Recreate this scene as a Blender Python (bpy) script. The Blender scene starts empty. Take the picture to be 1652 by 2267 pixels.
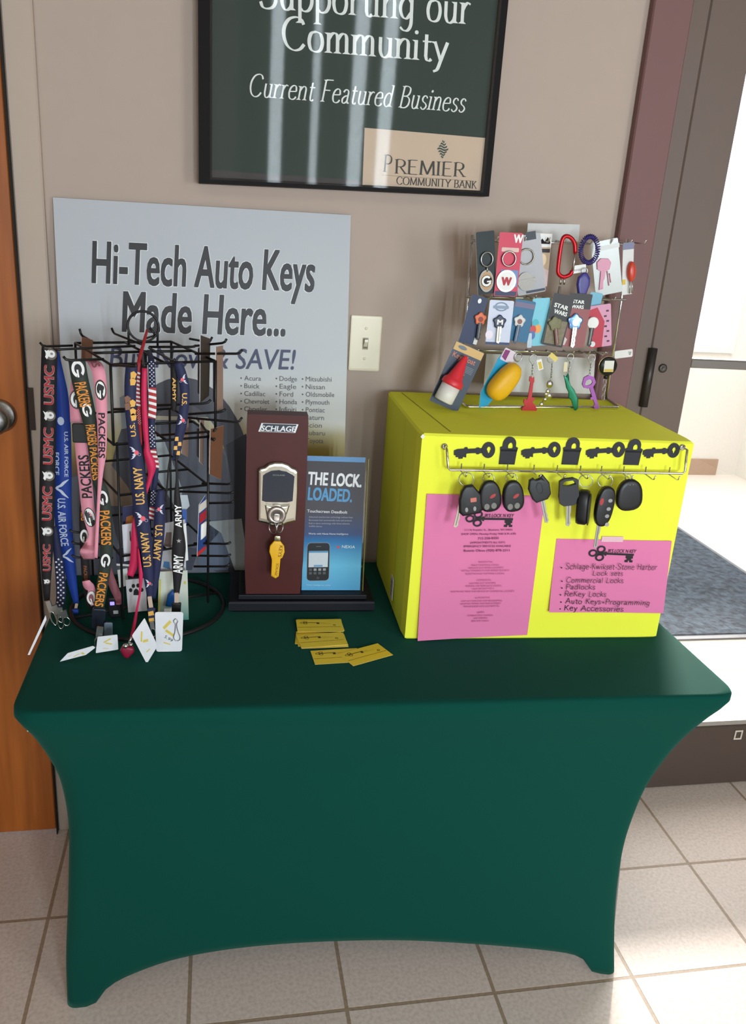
import bpy, math, random
import numpy as np
from mathutils import Vector, Matrix
random.seed(7)
SC = bpy.context.scene
COL = SC.collection

# ------------------------------------------------------------------ camera, world, light
FPX, CX, CY = 1820.0, 826.0, 1133.5
CAM = np.array([0.0, 0.0, 1.485])
ROT = np.array([[0.9820377423, 0.0033931112, 0.1886540734],
                [-0.1770072678, -0.3297090814, 0.9273404708],
                [0.0653475306, -0.9440764844, -0.3231861566]])
cd = bpy.data.cameras.new('camera'); cam = bpy.data.objects.new('camera', cd); COL.objects.link(cam)
cm4 = Matrix.Identity(4)
for i in range(3):
    cm4[i][0] = ROT[i][0]; cm4[i][1] = -ROT[i][1]; cm4[i][2] = -ROT[i][2]; cm4[i][3] = CAM[i]
cam.matrix_world = cm4
cd.sensor_fit = 'VERTICAL'; cd.sensor_height = 24.0; cd.lens = FPX * 24.0 / 2267.0
cd.clip_start = 0.02; cd.clip_end = 60
SC.camera = cam
SC.view_settings.view_transform = 'Standard'; SC.view_settings.look = 'None'
SC.view_settings.gamma = 1.0; SC.view_settings.exposure = -0.2
SC.view_settings.use_curve_mapping = False
L_WINDOW, L_SLIT, L_VEST, L_CEIL, L_LEFT = 11.0, 110.0, 7.0, 1.3, 4.5
wd = bpy.data.worlds.new('world'); SC.world = wd; wd.use_nodes = True
wd.node_tree.nodes['Background'].inputs[0].default_value = (0.75, 0.85, 1, 1)
wd.node_tree.nodes['Background'].inputs[1].default_value = 5.0
def area_lamp(name, loc, rot, sx, sy, power, color):
    l = bpy.data.lights.new(name, 'AREA'); l.shape = 'RECTANGLE'; l.size = sx; l.size_y = sy; l.energy = power; l.color = color
    o = bpy.data.objects.new(name, l); o.location = loc; o.rotation_euler = rot; COL.objects.link(o); return o
area_lamp('vestibule_fill', (2.35, 3.6, 2.62), (0, 0, 0), 2.2, 2.0, L_VEST * 10, (1, 0.99, 0.97))  # added lamp under the ceiling that whitens the vestibule floor

sl = bpy.data.lights.new('sun', 'SUN'); sl.energy = 11.5; sl.angle = math.radians(5); sl.color = (1, .97, .92)
so = bpy.data.objects.new('sun', sl); COL.objects.link(so); so.rotation_euler = Vector((-1.86, -3.9, -1.56)).to_track_quat('-Z', 'Y').to_euler()
# ------------------------------------------------------------------ helpers
def ray(px, py): return ROT @ np.array([(px - CX) / FPX, (py - CY) / FPX, 1.0])
def onz(px, py, z):
    r = ray(px, py); return Vector(CAM + (z - CAM[2]) / r[2] * r)
def ony(px, py, y):
    r = ray(px, py); return Vector(CAM + (y - CAM[1]) / r[1] * r)

def lin(c): return tuple((v / 255 / 12.92) if v / 255 <= 0.04045 else ((v / 255 + 0.055) / 1.055) ** 2.4 for v in c)
MC = {}
def mat(c, rough=0.55, metal=0.0, var=0.06, scale=60.0, bump=0.0, spec=0.5, gain=1.0, name=None, trans=0.0, sheen=0.0):
    key = (c, rough, metal, var, scale, bump, spec, gain, trans, sheen)
    if key in MC: return MC[key]
    m = bpy.data.materials.new(name or 'material'); m.use_nodes = True
    nt = m.node_tree; b = nt.nodes['Principled BSDF']
    col = [min(0.92, v * gain) for v in lin(c)]
    tc = nt.nodes.new('ShaderNodeTexCoord'); nz = nt.nodes.new('ShaderNodeTexNoise')
    nz.inputs['Scale'].default_value = scale; nz.inputs['Detail'].default_value = 3
    nt.links.new(tc.outputs['Object'], nz.inputs['Vector'])
    mx = nt.nodes.new('ShaderNodeMix'); mx.data_type = 'RGBA'
    mx.inputs[6].default_value = tuple(v * (1 - var) for v in col) + (1,)
    mx.inputs[7].default_value = tuple(min(0.95, v * (1 + var)) for v in col) + (1,)
    nt.links.new(nz.outputs[0], mx.inputs[0]); nt.links.new(mx.outputs[2], b.inputs['Base Color'])
    b.inputs['Roughness'].default_value = rough; b.inputs['Metallic'].default_value = metal
    b.inputs['Specular IOR Level'].default_value = spec
    if trans: b.inputs['Transmission Weight'].default_value = trans
    if sheen:
        b.inputs['Sheen Weight'].default_value = sheen; b.inputs['Sheen Tint'].default_value = (.35, .85, .65, 1); b.inputs['Sheen Roughness'].default_value = .45
    if bump:
        bp = nt.nodes.new('ShaderNodeBump'); bp.inputs['Strength'].default_value = bump; bp.inputs['Distance'].default_value = 0.002
        nt.links.new(nz.outputs[0], bp.inputs['Height']); nt.links.new(bp.outputs[0], b.inputs['Normal'])
    MC[key] = m; return m
def emit(c, s, name='daylight_and_fill_pane'):
    m = bpy.data.materials.new(name); m.use_nodes = True; nt = m.node_tree; nt.nodes.clear()
    e = nt.nodes.new('ShaderNodeEmission'); e.inputs[0].default_value = c + (1,); e.inputs[1].default_value = s
    o = nt.nodes.new('ShaderNodeOutputMaterial'); nt.links.new(e.outputs[0], o.inputs[0]); return m
def clear(rough=0.02, fac=0.08, tint=(1, 1, 1), aniso=False, name='clear_plastic'):
    m = bpy.data.materials.new(name); m.use_nodes = True; nt = m.node_tree; nt.nodes.clear()
    t = nt.nodes.new('ShaderNodeBsdfTransparent'); t.inputs[0].default_value = tint + (1,)
    g = nt.nodes.new('ShaderNodeBsdfAnisotropic'); g.inputs['Roughness'].default_value = rough
    if aniso:
        g.inputs['Anisotropy'].default_value = aniso
        cx = nt.nodes.new('ShaderNodeCombineXYZ'); cx.inputs[0].default_value = 1.0
        nt.links.new(cx.outputs[0], g.inputs['Tangent'])
    x = nt.nodes.new('ShaderNodeMixShader'); x.inputs[0].default_value = fac
    o = nt.nodes.new('ShaderNodeOutputMaterial')
    nt.links.new(t.outputs[0], x.inputs[1]); nt.links.new(g.outputs[0], x.inputs[2]); nt.links.new(x.outputs[0], o.inputs[0]); return m
CLEAR = clear()
CHROME = mat((225, 225, 222), 0.18, 1.0, 0.03); STEEL = mat((190, 190, 188), 0.3, 1.0, 0.05)
BLACKW = mat((22, 21, 22), 0.45, 0.0, 0.1); BLACK = mat((18, 18, 20), 0.4); WHITE = mat((232, 232, 230), 0.6, gain=1.1)
NICKEL = mat((205, 200, 186), 0.25, 1.0, 0.05)
YEL = mat((228, 247, 66), 0.85, var=0.01, gain=1.15, spec=.2, scale=9)
PINK = mat((224, 122, 168), 0.8, var=0.02, gain=1.02); INK = mat((30, 26, 32), 0.7); INKP = mat((98, 30, 70), 0.8)

class Frame:
    def __init__(s, O, U, V, w=0, h=0):
        s.O = Vector(O); s.U = Vector(U).normalized(); s.V = Vector(V); s.V = (s.V - s.V.dot(s.U) * s.U).normalized()
        s.N = s.U.cross(s.V); s.w = w; s.h = h
    def __call__(s, u, v, n=0.0): return s.O + s.U * u + s.V * v + s.N * n
    def uv(s, px, py):
        r = Vector(ray(px, py)); c = Vector(CAM); t = (s.O - c).dot(s.N) / r.dot(s.N); q = c + r * t - s.O
        return (q.dot(s.U), q.dot(s.V))
    def shift(s, u, v, n, ang=0.0):
        ca, sa = math.cos(ang), math.sin(ang)
        return Frame(s(u, v, n), s.U * ca + s.V * sa, s.V * ca - s.U * sa, s.w, s.h)
def vplane(y, yaw=0.0, x=0.0, z=0.0): return Frame((x, y, z), (math.cos(yaw), math.sin(yaw), 0), (0, 0, 1))
def hang(A, B, wpx, y, yaw=0.0, pitch=0.0):
    """frame of a thing hanging from image point A down to B in the vertical plane y; origin at the bottom centre"""
    a, b = ony(A[0], A[1], y), ony(B[0], B[1], y)
    d = a - b; h = d.length; s = (a + b).__mul__(0.5)
    sc = (s - Vector(CAM)).dot(Vector(ROT[:, 2])) / FPX
    V = d.normalized() + Vector((0, pitch, 0))
    U0 = Vector((V.z, 0, -V.x)).normalized()
    U = (U0 * math.cos(yaw) + Vector((0, 1, 0)) * math.sin(yaw))
    f = Frame(b, U, V, wpx * sc / max(0.3, math.cos(yaw)), h); f.sc = sc
    return f

def cat_rom(P, n=6, closed=False):
    P = [np.array(p, float) for p in P]; out = []
    m = len(P); rng = range(m) if closed else range(m - 1)
    for i in rng:
        p0 = P[(i - 1) % m] if (closed or i > 0) else 2 * P[0] - P[1]
        p1 = P[i]; p2 = P[(i + 1) % m]
        p3 = P[(i + 2) % m] if (closed or i + 2 < m) else 2 * p2 - p1
        for k in range(n):
            t = k / n
            out.append(0.5 * ((2 * p1) + (-p0 + p2) * t + (2 * p0 - 5 * p1 + 4 * p2 - p3) * t * t + (-p0 + 3 * p1 - 3 * p2 + p3) * t ** 3))
    if not closed: out.append(P[-1])
    return out
def ell(cx, cy, rx, ry, n=24, a0=0.0, a1=2 * math.pi, rot=0.0):
    full = abs(a1 - a0 - 2 * math.pi) < 1e-6
    o = []
    for i in range(n):
        t = a0 + (a1 - a0) * i / (n if full else n - 1)
        x, y = rx * math.cos(t), ry * math.sin(t)
        o.append((cx + x * math.cos(rot) - y * math.sin(rot), cy + x * math.sin(rot) + y * math.cos(rot)))
    return o
def rrect(x0, y0, x1, y1, r, n=4):
    r = min(r, (x1 - x0) / 2, (y1 - y0) / 2); o = []
    for cx, cy, a in ((x1 - r, y1 - r, 0), (x0 + r, y1 - r, 90), (x0 + r, y0 + r, 180), (x1 - r, y0 + r, 270)):
        for k in range(n + 1):
            t = math.radians(a + 90 * k / n); o.append((cx + r * math.cos(t), cy + r * math.sin(t)))
    return o

class MB:
    """collects shapes, then links them as ONE mesh object"""
    def __init__(s): s.v = []; s.f = []; s.m = []; s.sm = []; s.mats = []
    def mi(s, m):
        if m not in s.mats: s.mats.append(m)
        return s.mats.index(m)
    def add(s, vs, fs, m, smooth=False):
        b = len(s.v); k = s.mi(m); s.v += [Vector(q) for q in vs]
        for f in fs: s.f.append([b + i for i in f]); s.m.append(k); s.sm.append(smooth)
        return s
    def poly(s, F, pts, m, h=0.0): return s.add([F(p[0], p[1], h) for p in pts], [list(range(len(pts)))], m)
    def strip(s, F, outer, inner, m, h=0.0, closed=True):
        n = len(outer); vs = [F(p[0], p[1], h) for p in outer] + [F(p[0], p[1], h) for p in inner]
        return s.add(vs, [[i, (i + 1) % n, n + (i + 1) % n, n + i] for i in range(n if closed else n - 1)], m)
    def ringprism(s, F, outer, inner, h0, h1, m):
        n = len(outer); vs = []
        for L, h in ((outer, h0), (outer, h1), (inner, h1), (inner, h0)): vs += [F(p[0], p[1], h) for p in L]
        fs = []
        for k in range(4):
            for i in range(n):
                j = (i + 1) % n; a, b = k * n, ((k + 1) % 4) * n
                fs.append([a + i, a + j, b + j, b + i])
        return s.add(vs, fs, m)
    def prism(s, F, pts, h0, h1, m, side=None, smooth=False):
        n = len(pts); vs = [F(p[0], p[1], h1) for p in pts] + [F(p[0], p[1], h0) for p in pts]
        s.add(vs, [list(range(n)), list(range(2 * n - 1, n - 1, -1))], m)
        return s.add(vs, [[i, n + i, n + (i + 1) % n, (i + 1) % n] for i in range(n)], side or m, smooth)
    def pillow(s, F, pts, h0, h1, m, r=0.15, smooth=True, flat=False):
        """outline with rounded edges, h0 (back) to h1 (front)"""
        n = len(pts); cx = sum(p[0] for p in pts) / n; cy = sum(p[1] for p in pts) / n
        if flat: lv = [(0.94, 0), (1, .2), (1, .8), (1 - r * .35, .95), (1 - r, 1.0)]
        else: lv = [(0.8, 0), (0.95, .12), (1, .32), (0.97, .6), (0.85, .82), (0.6, .95), (0.3, 1.0)]
        vs = []; fs = []
        for sc, t in lv: vs += [F(cx + (p[0] - cx) * sc, cy + (p[1] - cy) * sc, h0 + (h1 - h0) * t) for p in pts]
        for k in range(len(lv) - 1):
            for i in range(n):
                j = (i + 1) % n; fs.append([k * n + i, k * n + j, (k + 1) * n + j, (k + 1) * n + i])
        fs.append(list(range((len(lv) - 1) * n, len(lv) * n))); fs.append(list(range(n - 1, -1, -1)))
        return s.add(vs, fs, m, smooth)
    def box(s, x0, y0, z0, x1, y1, z1, m, bev=0.0):
        F = Frame((x0, y0, z0), (1, 0, 0), (0, 1, 0)); w, d, h = x1 - x0, y1 - y0, z1 - z0
        if not bev: return s.prism(F, [(0, 0), (w, 0), (w, d), (0, d)], 0, h, m)
        b = bev; lv = [(b, 0), (0, b), (0, h - b), (b, h)]; vs = []; fs = []
        for ins, z in lv: vs += [F(p[0], p[1], z) for p in [(ins + b, ins), (w - ins - b, ins), (w - ins, ins + b), (w - ins, d - ins - b), (w - ins - b, d - ins), (ins + b, d - ins), (ins, d - ins - b), (ins, ins + b)]]
        for k in range(3):
            for i in range(8): fs.append([k * 8 + i, k * 8 + (i + 1) % 8, k * 8 + 8 + (i + 1) % 8, k * 8 + 8 + i])
        fs += [list(range(7, -1, -1)), list(range(24, 32))]
        return s.add(vs, fs, m)
    def tube(s, pts, r, m, closed=False, n=8, cap=True):
        P = [Vector(p) for p in pts]; k = len(P); vs = []; fs = []
        rr = r if isinstance(r, (list, tuple)) else [r] * k
        up = None
        for i in range(k):
            if closed: t = P[(i + 1) % k] - P[i - 1]
            else: t = P[min(i + 1, k - 1)] - P[max(i - 1, 0)]
            t.normalize()
            if up is None: up = t.orthogonal().normalized()
            else: up = (up - up.dot(t) * t).normalized()
            sd = t.cross(up)
            vs += [P[i] + (up * math.cos(a) + sd * math.sin(a)) * rr[i] for a in [2 * math.pi * j / n for j in range(n)]]
        for i in range(k if closed else k - 1):
            for j in range(n):
                a, b = i * n, ((i + 1) % k) * n; fs.append([a + j, a + (j + 1) % n, b + (j + 1) % n, b + j])
        if not closed and cap: fs += [list(range(n - 1, -1, -1)), list(range((k - 1) * n, k * n))]
        return s.add(vs, fs, m, True)
    def ring(s, F, cu, cv, r, t, m, n=24, rx=None, h=0.0, tilt=0.0, seg=6):
        return s.tube([F(cu + (rx or r) * math.cos(a), cv + r * math.sin(a), h + tilt * math.cos(a)) for a in [2 * math.pi * i / n for i in range(n)]], t, m, True, seg)
    def lathe(s, O, axis, prof, m, n=24):
        ax = Vector(axis).normalized(); e = ax.orthogonal().normalized(); g = ax.cross(e); O = Vector(O); vs = []; fs = []
        for r, h in prof: vs += [O + ax * h + (e * math.cos(2 * math.pi * i / n) + g * math.sin(2 * math.pi * i / n)) * r for i in range(n)]
        for k in range(len(prof) - 1):
            for i in range(n): fs.append([k * n + i, k * n + (i + 1) % n, (k + 1) * n + (i + 1) % n, (k + 1) * n + i])
        fs += [list(range(n - 1, -1, -1)), list(range((len(prof) - 1) * n, len(prof) * n))]
        return s.add(vs, fs, m, True)
    def ball(s, c, r, m, n=12, sq=(1, 1, 1)):
        c = Vector(c); vs = []; fs = []
        for i in range(n + 1):
            p = math.pi * i / n
            for j in range(n * 2):
                a = math.pi * j / n; vs.append(c + Vector((r * sq[0] * math.sin(p) * math.cos(a), r * sq[1] * math.sin(p) * math.sin(a), r * sq[2] * math.cos(p))))
        for i in range(n):
            for j in range(2 * n): fs.append([i * 2 * n + j, i * 2 * n + (j + 1) % (2 * n), (i + 1) * 2 * n + (j + 1) % (2 * n), (i + 1) * 2 * n + j])
        return s.add(vs, fs, m, True)
    # ---- lettering
    def text(s, F, txt, A, B, hgt, m, h=0.0004, bold=0.0, shear=0.0, font='sans', pen=None, fn=None):
        """A -> B baseline in frame coordinates, hgt = cap height"""
        v2, fs, w = glyphs(txt, bold, shear, font, pen)
        A = np.array(A); B = np.array(B); e = (B - A); Ln = np.linalg.norm(e); e = e / Ln; p = np.array((-e[1], e[0]))
        q = [A + e * (x / w * Ln) + p * (y * hgt) for x, y, _z in v2]
        g = fn or F
        return s.add([g(a[0], a[1], h + z_[2] * 2.5e-5) for a, z_ in zip(q, v2)], fs, m)
    def ptext(s, F, txt, A, B, hpx, m, **k):
        a, b = F.uv(*A), F.uv(*B); sc = np.linalg.norm(np.array(a) - np.array(b)) / math.dist(A, B)
        return s.text(F, txt, a, b, hpx * sc, m, **k)
    def build(s, name, parent=None, loc=None):
        if loc is None: loc = parent.location if parent is not None and parent.type == 'EMPTY' else (parent['_o'] if parent is not None else None)
        if loc is None:
            lo = [min(v[i] for v in s.v) for i in range(3)]; hi = [max(v[i] for v in s.v) for i in range(3)]
            loc = ((lo[0] + hi[0]) / 2, (lo[1] + hi[1]) / 2, lo[2])
        L = Vector(loc)
        me = bpy.data.meshes.new(name); me.from_pydata([v - L for v in s.v], [], s.f)
        for m in s.mats: me.materials.append(m)
        me.polygons.foreach_set('material_index', s.m); me.polygons.foreach_set('use_smooth', s.sm)
        me.update()
        o = bpy.data.objects.new(name, me); COL.objects.link(o)
        o['_o'] = tuple(L)
        if parent is not None: o.parent = parent
        else: o.location = L
        return o

_gc = {}
def glyphs(txt, bold, shear, font, pen):
    k = (txt, bold, shear, font, pen)
    if k in _gc: return _gc[k]
    if font == 'sans':
        cu = bpy.data.curves.new('lettering', 'FONT'); cu.body = txt; cu.resolution_u = 3; cu.shear = shear
        o = bpy.data.objects.new('lettering', cu); COL.objects.link(o)
        dg = bpy.context.evaluated_depsgraph_get(); dg.update()
        me = bpy.data.meshes.new_from_object(o.evaluated_get(dg))
        v0 = [(q.co.x / 0.729, q.co.y / 0.729) for q in me.vertices]; f0 = [list(p.vertices) for p in me.polygons]; v = []; f = []
        offs = [(0, 0)] if bold < .004 else [(-bold, -bold * .6), (bold, -bold * .6), (-bold, bold * .6), (bold, bold * .6)] + ([(0, 0)] if bold > .03 else [])
        for k_, (dx, dy) in enumerate(offs):
            n_ = len(v); v += [(a + dx, b + dy, k_) for a, b in v0]; f += [[n_ + i for i in q] for q in f0]
        bpy.data.objects.remove(o); bpy.data.curves.remove(cu); bpy.data.meshes.remove(me)
    else:
        v, f = strokes(txt, shear, font, pen)
    x0 = min(q[0] for q in v); x1 = max(q[0] for q in v); v = [(q[0] - x0, q[1], q[2]) for q in v]
    _gc[k] = (v, f, x1 - x0); return _gc[k]

X = 0.62
_bowl = [(.1, .45), (.22, .6), (.38, .58), (.48, .42), (.48, .2), (.38, .03), (.22, 0), (.1, .1)]
_arch = [(.1, .4), (.2, .57), (.33, .62), (.42, .52), (.43, .3)]
_P = [(.12, 1), (.38, .99), (.54, .86), (.54, .64), (.4, .5), (.12, .48)]
GL = {
 'a': (.5, [('c', [(.08, .5), (.15, .6), (.27, .62), (.36, .52), (.36, .3), (.37, .08), (.42, .01), (.48, .04)]), ('c', [(.36, .36), (.2, .32), (.08, .2), (.1, .05), (.2, 0), (.32, .07), (.36, .15)])]),
 'b': (.54, [('l', [(.1, 1), (.1, 0)]), ('c', _bowl)]),
 'c': (.48, [('c', [(.44, .5), (.36, .61), (.22, .62), (.1, .5), (.06, .3), (.1, .1), (.22, 0), (.36, .02), (.46, .12)])]),
 'd': (.54, [('l', [(.42, 1), (.42, 0)]), ('c', [(.42, .48), (.3, .62), (.16, .58), (.07, .42), (.06, .2), (.14, .03), (.27, 0), (.42, .14)])]),
 'e': (.52, [('l', [(.08, .35), (.45, .37)]), ('c', [(.45, .37), (.4, .57), (.27, .63), (.12, .53), (.06, .3), (.12, .08), (.26, 0), (.4, .03), (.48, .13)])]),
 'g': (.52, [('c', [(.42, .48), (.3, .62), (.15, .58), (.06, .42), (.06, .22), (.15, .05), (.28, .03), (.42, .2)]), ('c', [(.43, .6), (.43, .2), (.42, -.15), (.32, -.32), (.18, -.33), (.06, -.24)])]),
 'h': (.54, [('l', [(.1, 1), (.1, 0)]), ('c', _arch), ('l', [(.43, .32), (.43, 0)])]),
 'i': (.24, [('l', [(.1, X), (.1, 0)]), ('d', [(.1, .86)])]),
 'k': (.5, [('l', [(.1, 1), (.1, 0)]), ('l', [(.42, .6), (.12, .28)]), ('l', [(.2, .35), (.46, 0)])]),
 'l': (.24, [('l', [(.1, 1), (.1, 0)])]),
 'm': (.8, [('l', [(.1, X), (.1, 0)]), ('c', [(.1, .42), (.2, .58), (.31, .62), (.38, .53), (.39, .32)]), ('l', [(.39, .34), (.39, 0)]), ('c', [(.39, .42), (.49, .58), (.6, .62), (.67, .53), (.68, .32)]), ('l', [(.68, .34), (.68, 0)])]),
 'n': (.55, [('l', [(.1, X), (.1, 0)]), ('c', _arch), ('l', [(.43, .32), (.43, 0)])]),
 'o': (.54, [('c', [(.27, .62), (.12, .55), (.06, .31), (.12, .07), (.27, 0), (.42, .07), (.48, .31), (.42, .55), (.27, .62)])]),
 'p': (.54, [('l', [(.1, X), (.1, -.35)]), ('c', _bowl)]),
 'r': (.38, [('l', [(.1, X), (.1, 0)]), ('c', [(.1, .4), (.17, .54), (.27, .62), (.36, .58)])]),
 's': (.43, [('c', [(.36, .52), (.26, .62), (.14, .6), (.08, .48), (.14, .36), (.28, .28), (.37, .16), (.3, .03), (.17, 0), (.05, .1)])]),
 't': (.36, [('l', [(.16, .82), (.16, .12)]), ('c', [(.16, .14), (.2, .02), (.28, 0), (.35, .06)]), ('l', [(.04, .6), (.33, .6)])]),
 'u': (.55, [('c', [(.1, .62), (.1, .4), (.11, .17), (.18, .02), (.28, 0), (.38, .08), (.42, .2)]), ('l', [(.42, X), (.42, 0)])]),
 'w': (.74, [('l', [(.04, X), (.2, 0), (.36, .55), (.52, 0), (.68, X)])]),
 'y': (.5, [('l', [(.05, X), (.27, .02)]), ('c', [(.47, .62), (.36, .3), (.26, .0), (.17, -.25), (.04, -.33)])]),
 'A': (.72, [('l', [(.04, 0), (.36, 1), (.68, 0)]), ('l', [(.16, .36), (.56, .36)])]),
 'B': (.64, [('l', [(.12, 1), (.12, 0)]), ('c', [(.12, 1), (.36, .99), (.5, .88), (.48, .66), (.34, .55), (.12, .54)]), ('c', [(.12, .54), (.4, .52), (.56, .38), (.54, .14), (.38, .01), (.12, 0)])]),
 'C': (.76, [('c', [(.68, .8), (.6, .95), (.44, 1.01), (.22, .93), (.08, .7), (.06, .42), (.16, .14), (.36, 0), (.56, .04), (.7, .2)])]),
 'E': (.64, [('l', [(.56, 1), (.12, 1)]), ('l', [(.12, 1), (.12, 0)]), ('l', [(.12, 0), (.58, 0)]), ('l', [(.12, .53), (.48, .53)])]),
 'F': (.58, [('l', [(.54, 1), (.12, 1)]), ('l', [(.12, 1), (.12, 0)]), ('l', [(.12, .53), (.46, .53)])]),
 'H': (.74, [('l', [(.12, 1), (.12, 0)]), ('l', [(.62, 1), (.62, 0)]), ('l', [(.12, .52), (.62, .52)])]),
 'I': (.26, [('l', [(.12, 1), (.12, 0)])]),
 'K': (.66, [('l', [(.12, 1), (.12, 0)]), ('l', [(.56, 1), (.14, .46)]), ('l', [(.26, .58), (.62, 0)])]),
 'L': (.58, [('l', [(.12, 1), (.12, 0)]), ('l', [(.12, 0), (.54, 0)])]),
 'M': (.92, [('l', [(.1, 0), (.14, 1), (.46, .05), (.78, 1), (.82, 0)])]),
 'N': (.76, [('l', [(.12, 0), (.12, 1), (.64, 0), (.64, 1)])]),
 'O': (.82, [('c', [(.4, 1.01), (.18, .92), (.06, .68), (.06, .34), (.18, .08), (.4, 0), (.62, .08), (.74, .34), (.74, .68), (.62, .92), (.4, 1.01)])]),
 'P': (.6, [('l', [(.12, 1), (.12, 0)]), ('c', _P)]),
 'R': (.66, [('l', [(.12, 1), (.12, 0)]), ('c', _P), ('l', [(.32, .48), (.62, 0)])]),
 'S': (.6, [('c', [(.5, .84), (.4, .99), (.24, 1), (.1, .88), (.1, .7), (.24, .56), (.42, .44), (.54, .26), (.46, .06), (.28, -.01), (.12, .03), (.05, .18)])]),
 'T': (.66, [('l', [(.02, 1), (.64, 1)]), ('l', [(.33, 1), (.33, 0)])]),
 'U': (.72, [('c', [(.1, 1), (.1, .6), (.11, .3), (.2, .06), (.36, 0), (.52, .06), (.6, .3), (.61, .6), (.61, 1)])]),
 'Y': (.66, [('l', [(.02, 1), (.32, .48), (.62, 1)]), ('l', [(.32, .48), (.32, 0)])]),
 '+': (.46, [('l', [(.06, .34), (.4, .34)]), ('l', [(.23, .54), (.23, .14)])]),
 '-': (.36, [('l', [(.05, .36), (.31, .36)])]), '.': (.24, [('d', [(.1, .06)])]), ' ': (.34, []),
}
def strokes(txt, shear, font, pen):
    pen = pen or (.115, .04); thick, thin = pen; V = []; Fc = []; x = 0.0; rnd = random.Random(len(txt) * 7 + 3)
    hand = font == 'hand'
    def quad(a, b, c, d):
        n = len(V); V.extend([q + (len(Fc) % 23,) for q in (a, b, c, d)]); Fc.append([n, n + 1, n + 2, n + 3])
    def run(P):
        P = [np.array(p) for p in P]; L = []; R = []
        for i in range(len(P)):
            t = P[min(i + 1, len(P) - 1)] - P[max(i - 1, 0)]; t = t / (np.linalg.norm(t) + 1e-9)
            w = thick if hand else thin + (thick - thin) * abs(t[1] * .97 + t[0] * .22) ** 1.3
            nn = np.array((-t[1], t[0])) * w / 2; L.append(P[i] + nn); R.append(P[i] - nn)
        for i in range(len(P) - 1): quad(tuple(L[i]), tuple(R[i]), tuple(R[i + 1]), tuple(L[i + 1]))
    for ch in txt:
        adv, st = GL[ch]; dy = rnd.uniform(-.03, .03) if hand else 0; sx = rnd.uniform(.95, 1.08) if hand else 1
        for ty, P in st:
            Q = [(x + p[0] * sx, p[1] + dy) for p in P]
            if ty == 'd':
                n = len(V); V.extend([q + (0,) for q in ell(Q[0][0], Q[0][1], .065, .065, 10)]); Fc.append(list(range(n, n + 10)))
            elif ty == 'c': run(cat_rom(Q, 5))
            else:
                for i in range(len(Q) - 1): run([Q[i], Q[i + 1]])
                if not hand:
                    for (p, q) in ((P[0], P[1]), (P[-1], P[-2])):
                        if abs(p[0] - q[0]) < .75 * abs(p[1] - q[1]) and min(abs(p[1] - t) for t in (0, 1, X, -.35)) < .01:
                            hw = .14; sg = -1 if p[1] > q[1] else 1; l_ = hw; r_ = hw
                            if sg == -1 and p[1] <= X + .01 or (sg == -1 and ch in 'bhkld'): r_ = .05
                            y0 = p[1] + dy
                            quad((x + p[0] - l_, y0), (x + p[0] + r_, y0), (x + p[0] + r_ * .45, y0 + sg * .055), (x + p[0] - l_ * .45, y0 + sg * .055))
        x += adv * sx + (.06 if hand else .035)
    if shear: V = [(a + b * shear, b, c) for a, b, c in V]
    return V, Fc

def thing(name, label, cat, loc, group=None):
    o = bpy.data.objects.new(name, None); o.empty_display_size = 0.02; COL.objects.link(o); o.location = loc
    return tag(o, label, cat, group)
def tag(o, label, cat, group=None):
    o['label'] = label; o['category'] = cat
    if group: o['group'] = group
    return o
def struct(o): o['kind'] = 'structure'; return o
def lab(o, l): o['label'] = l; return o

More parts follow.
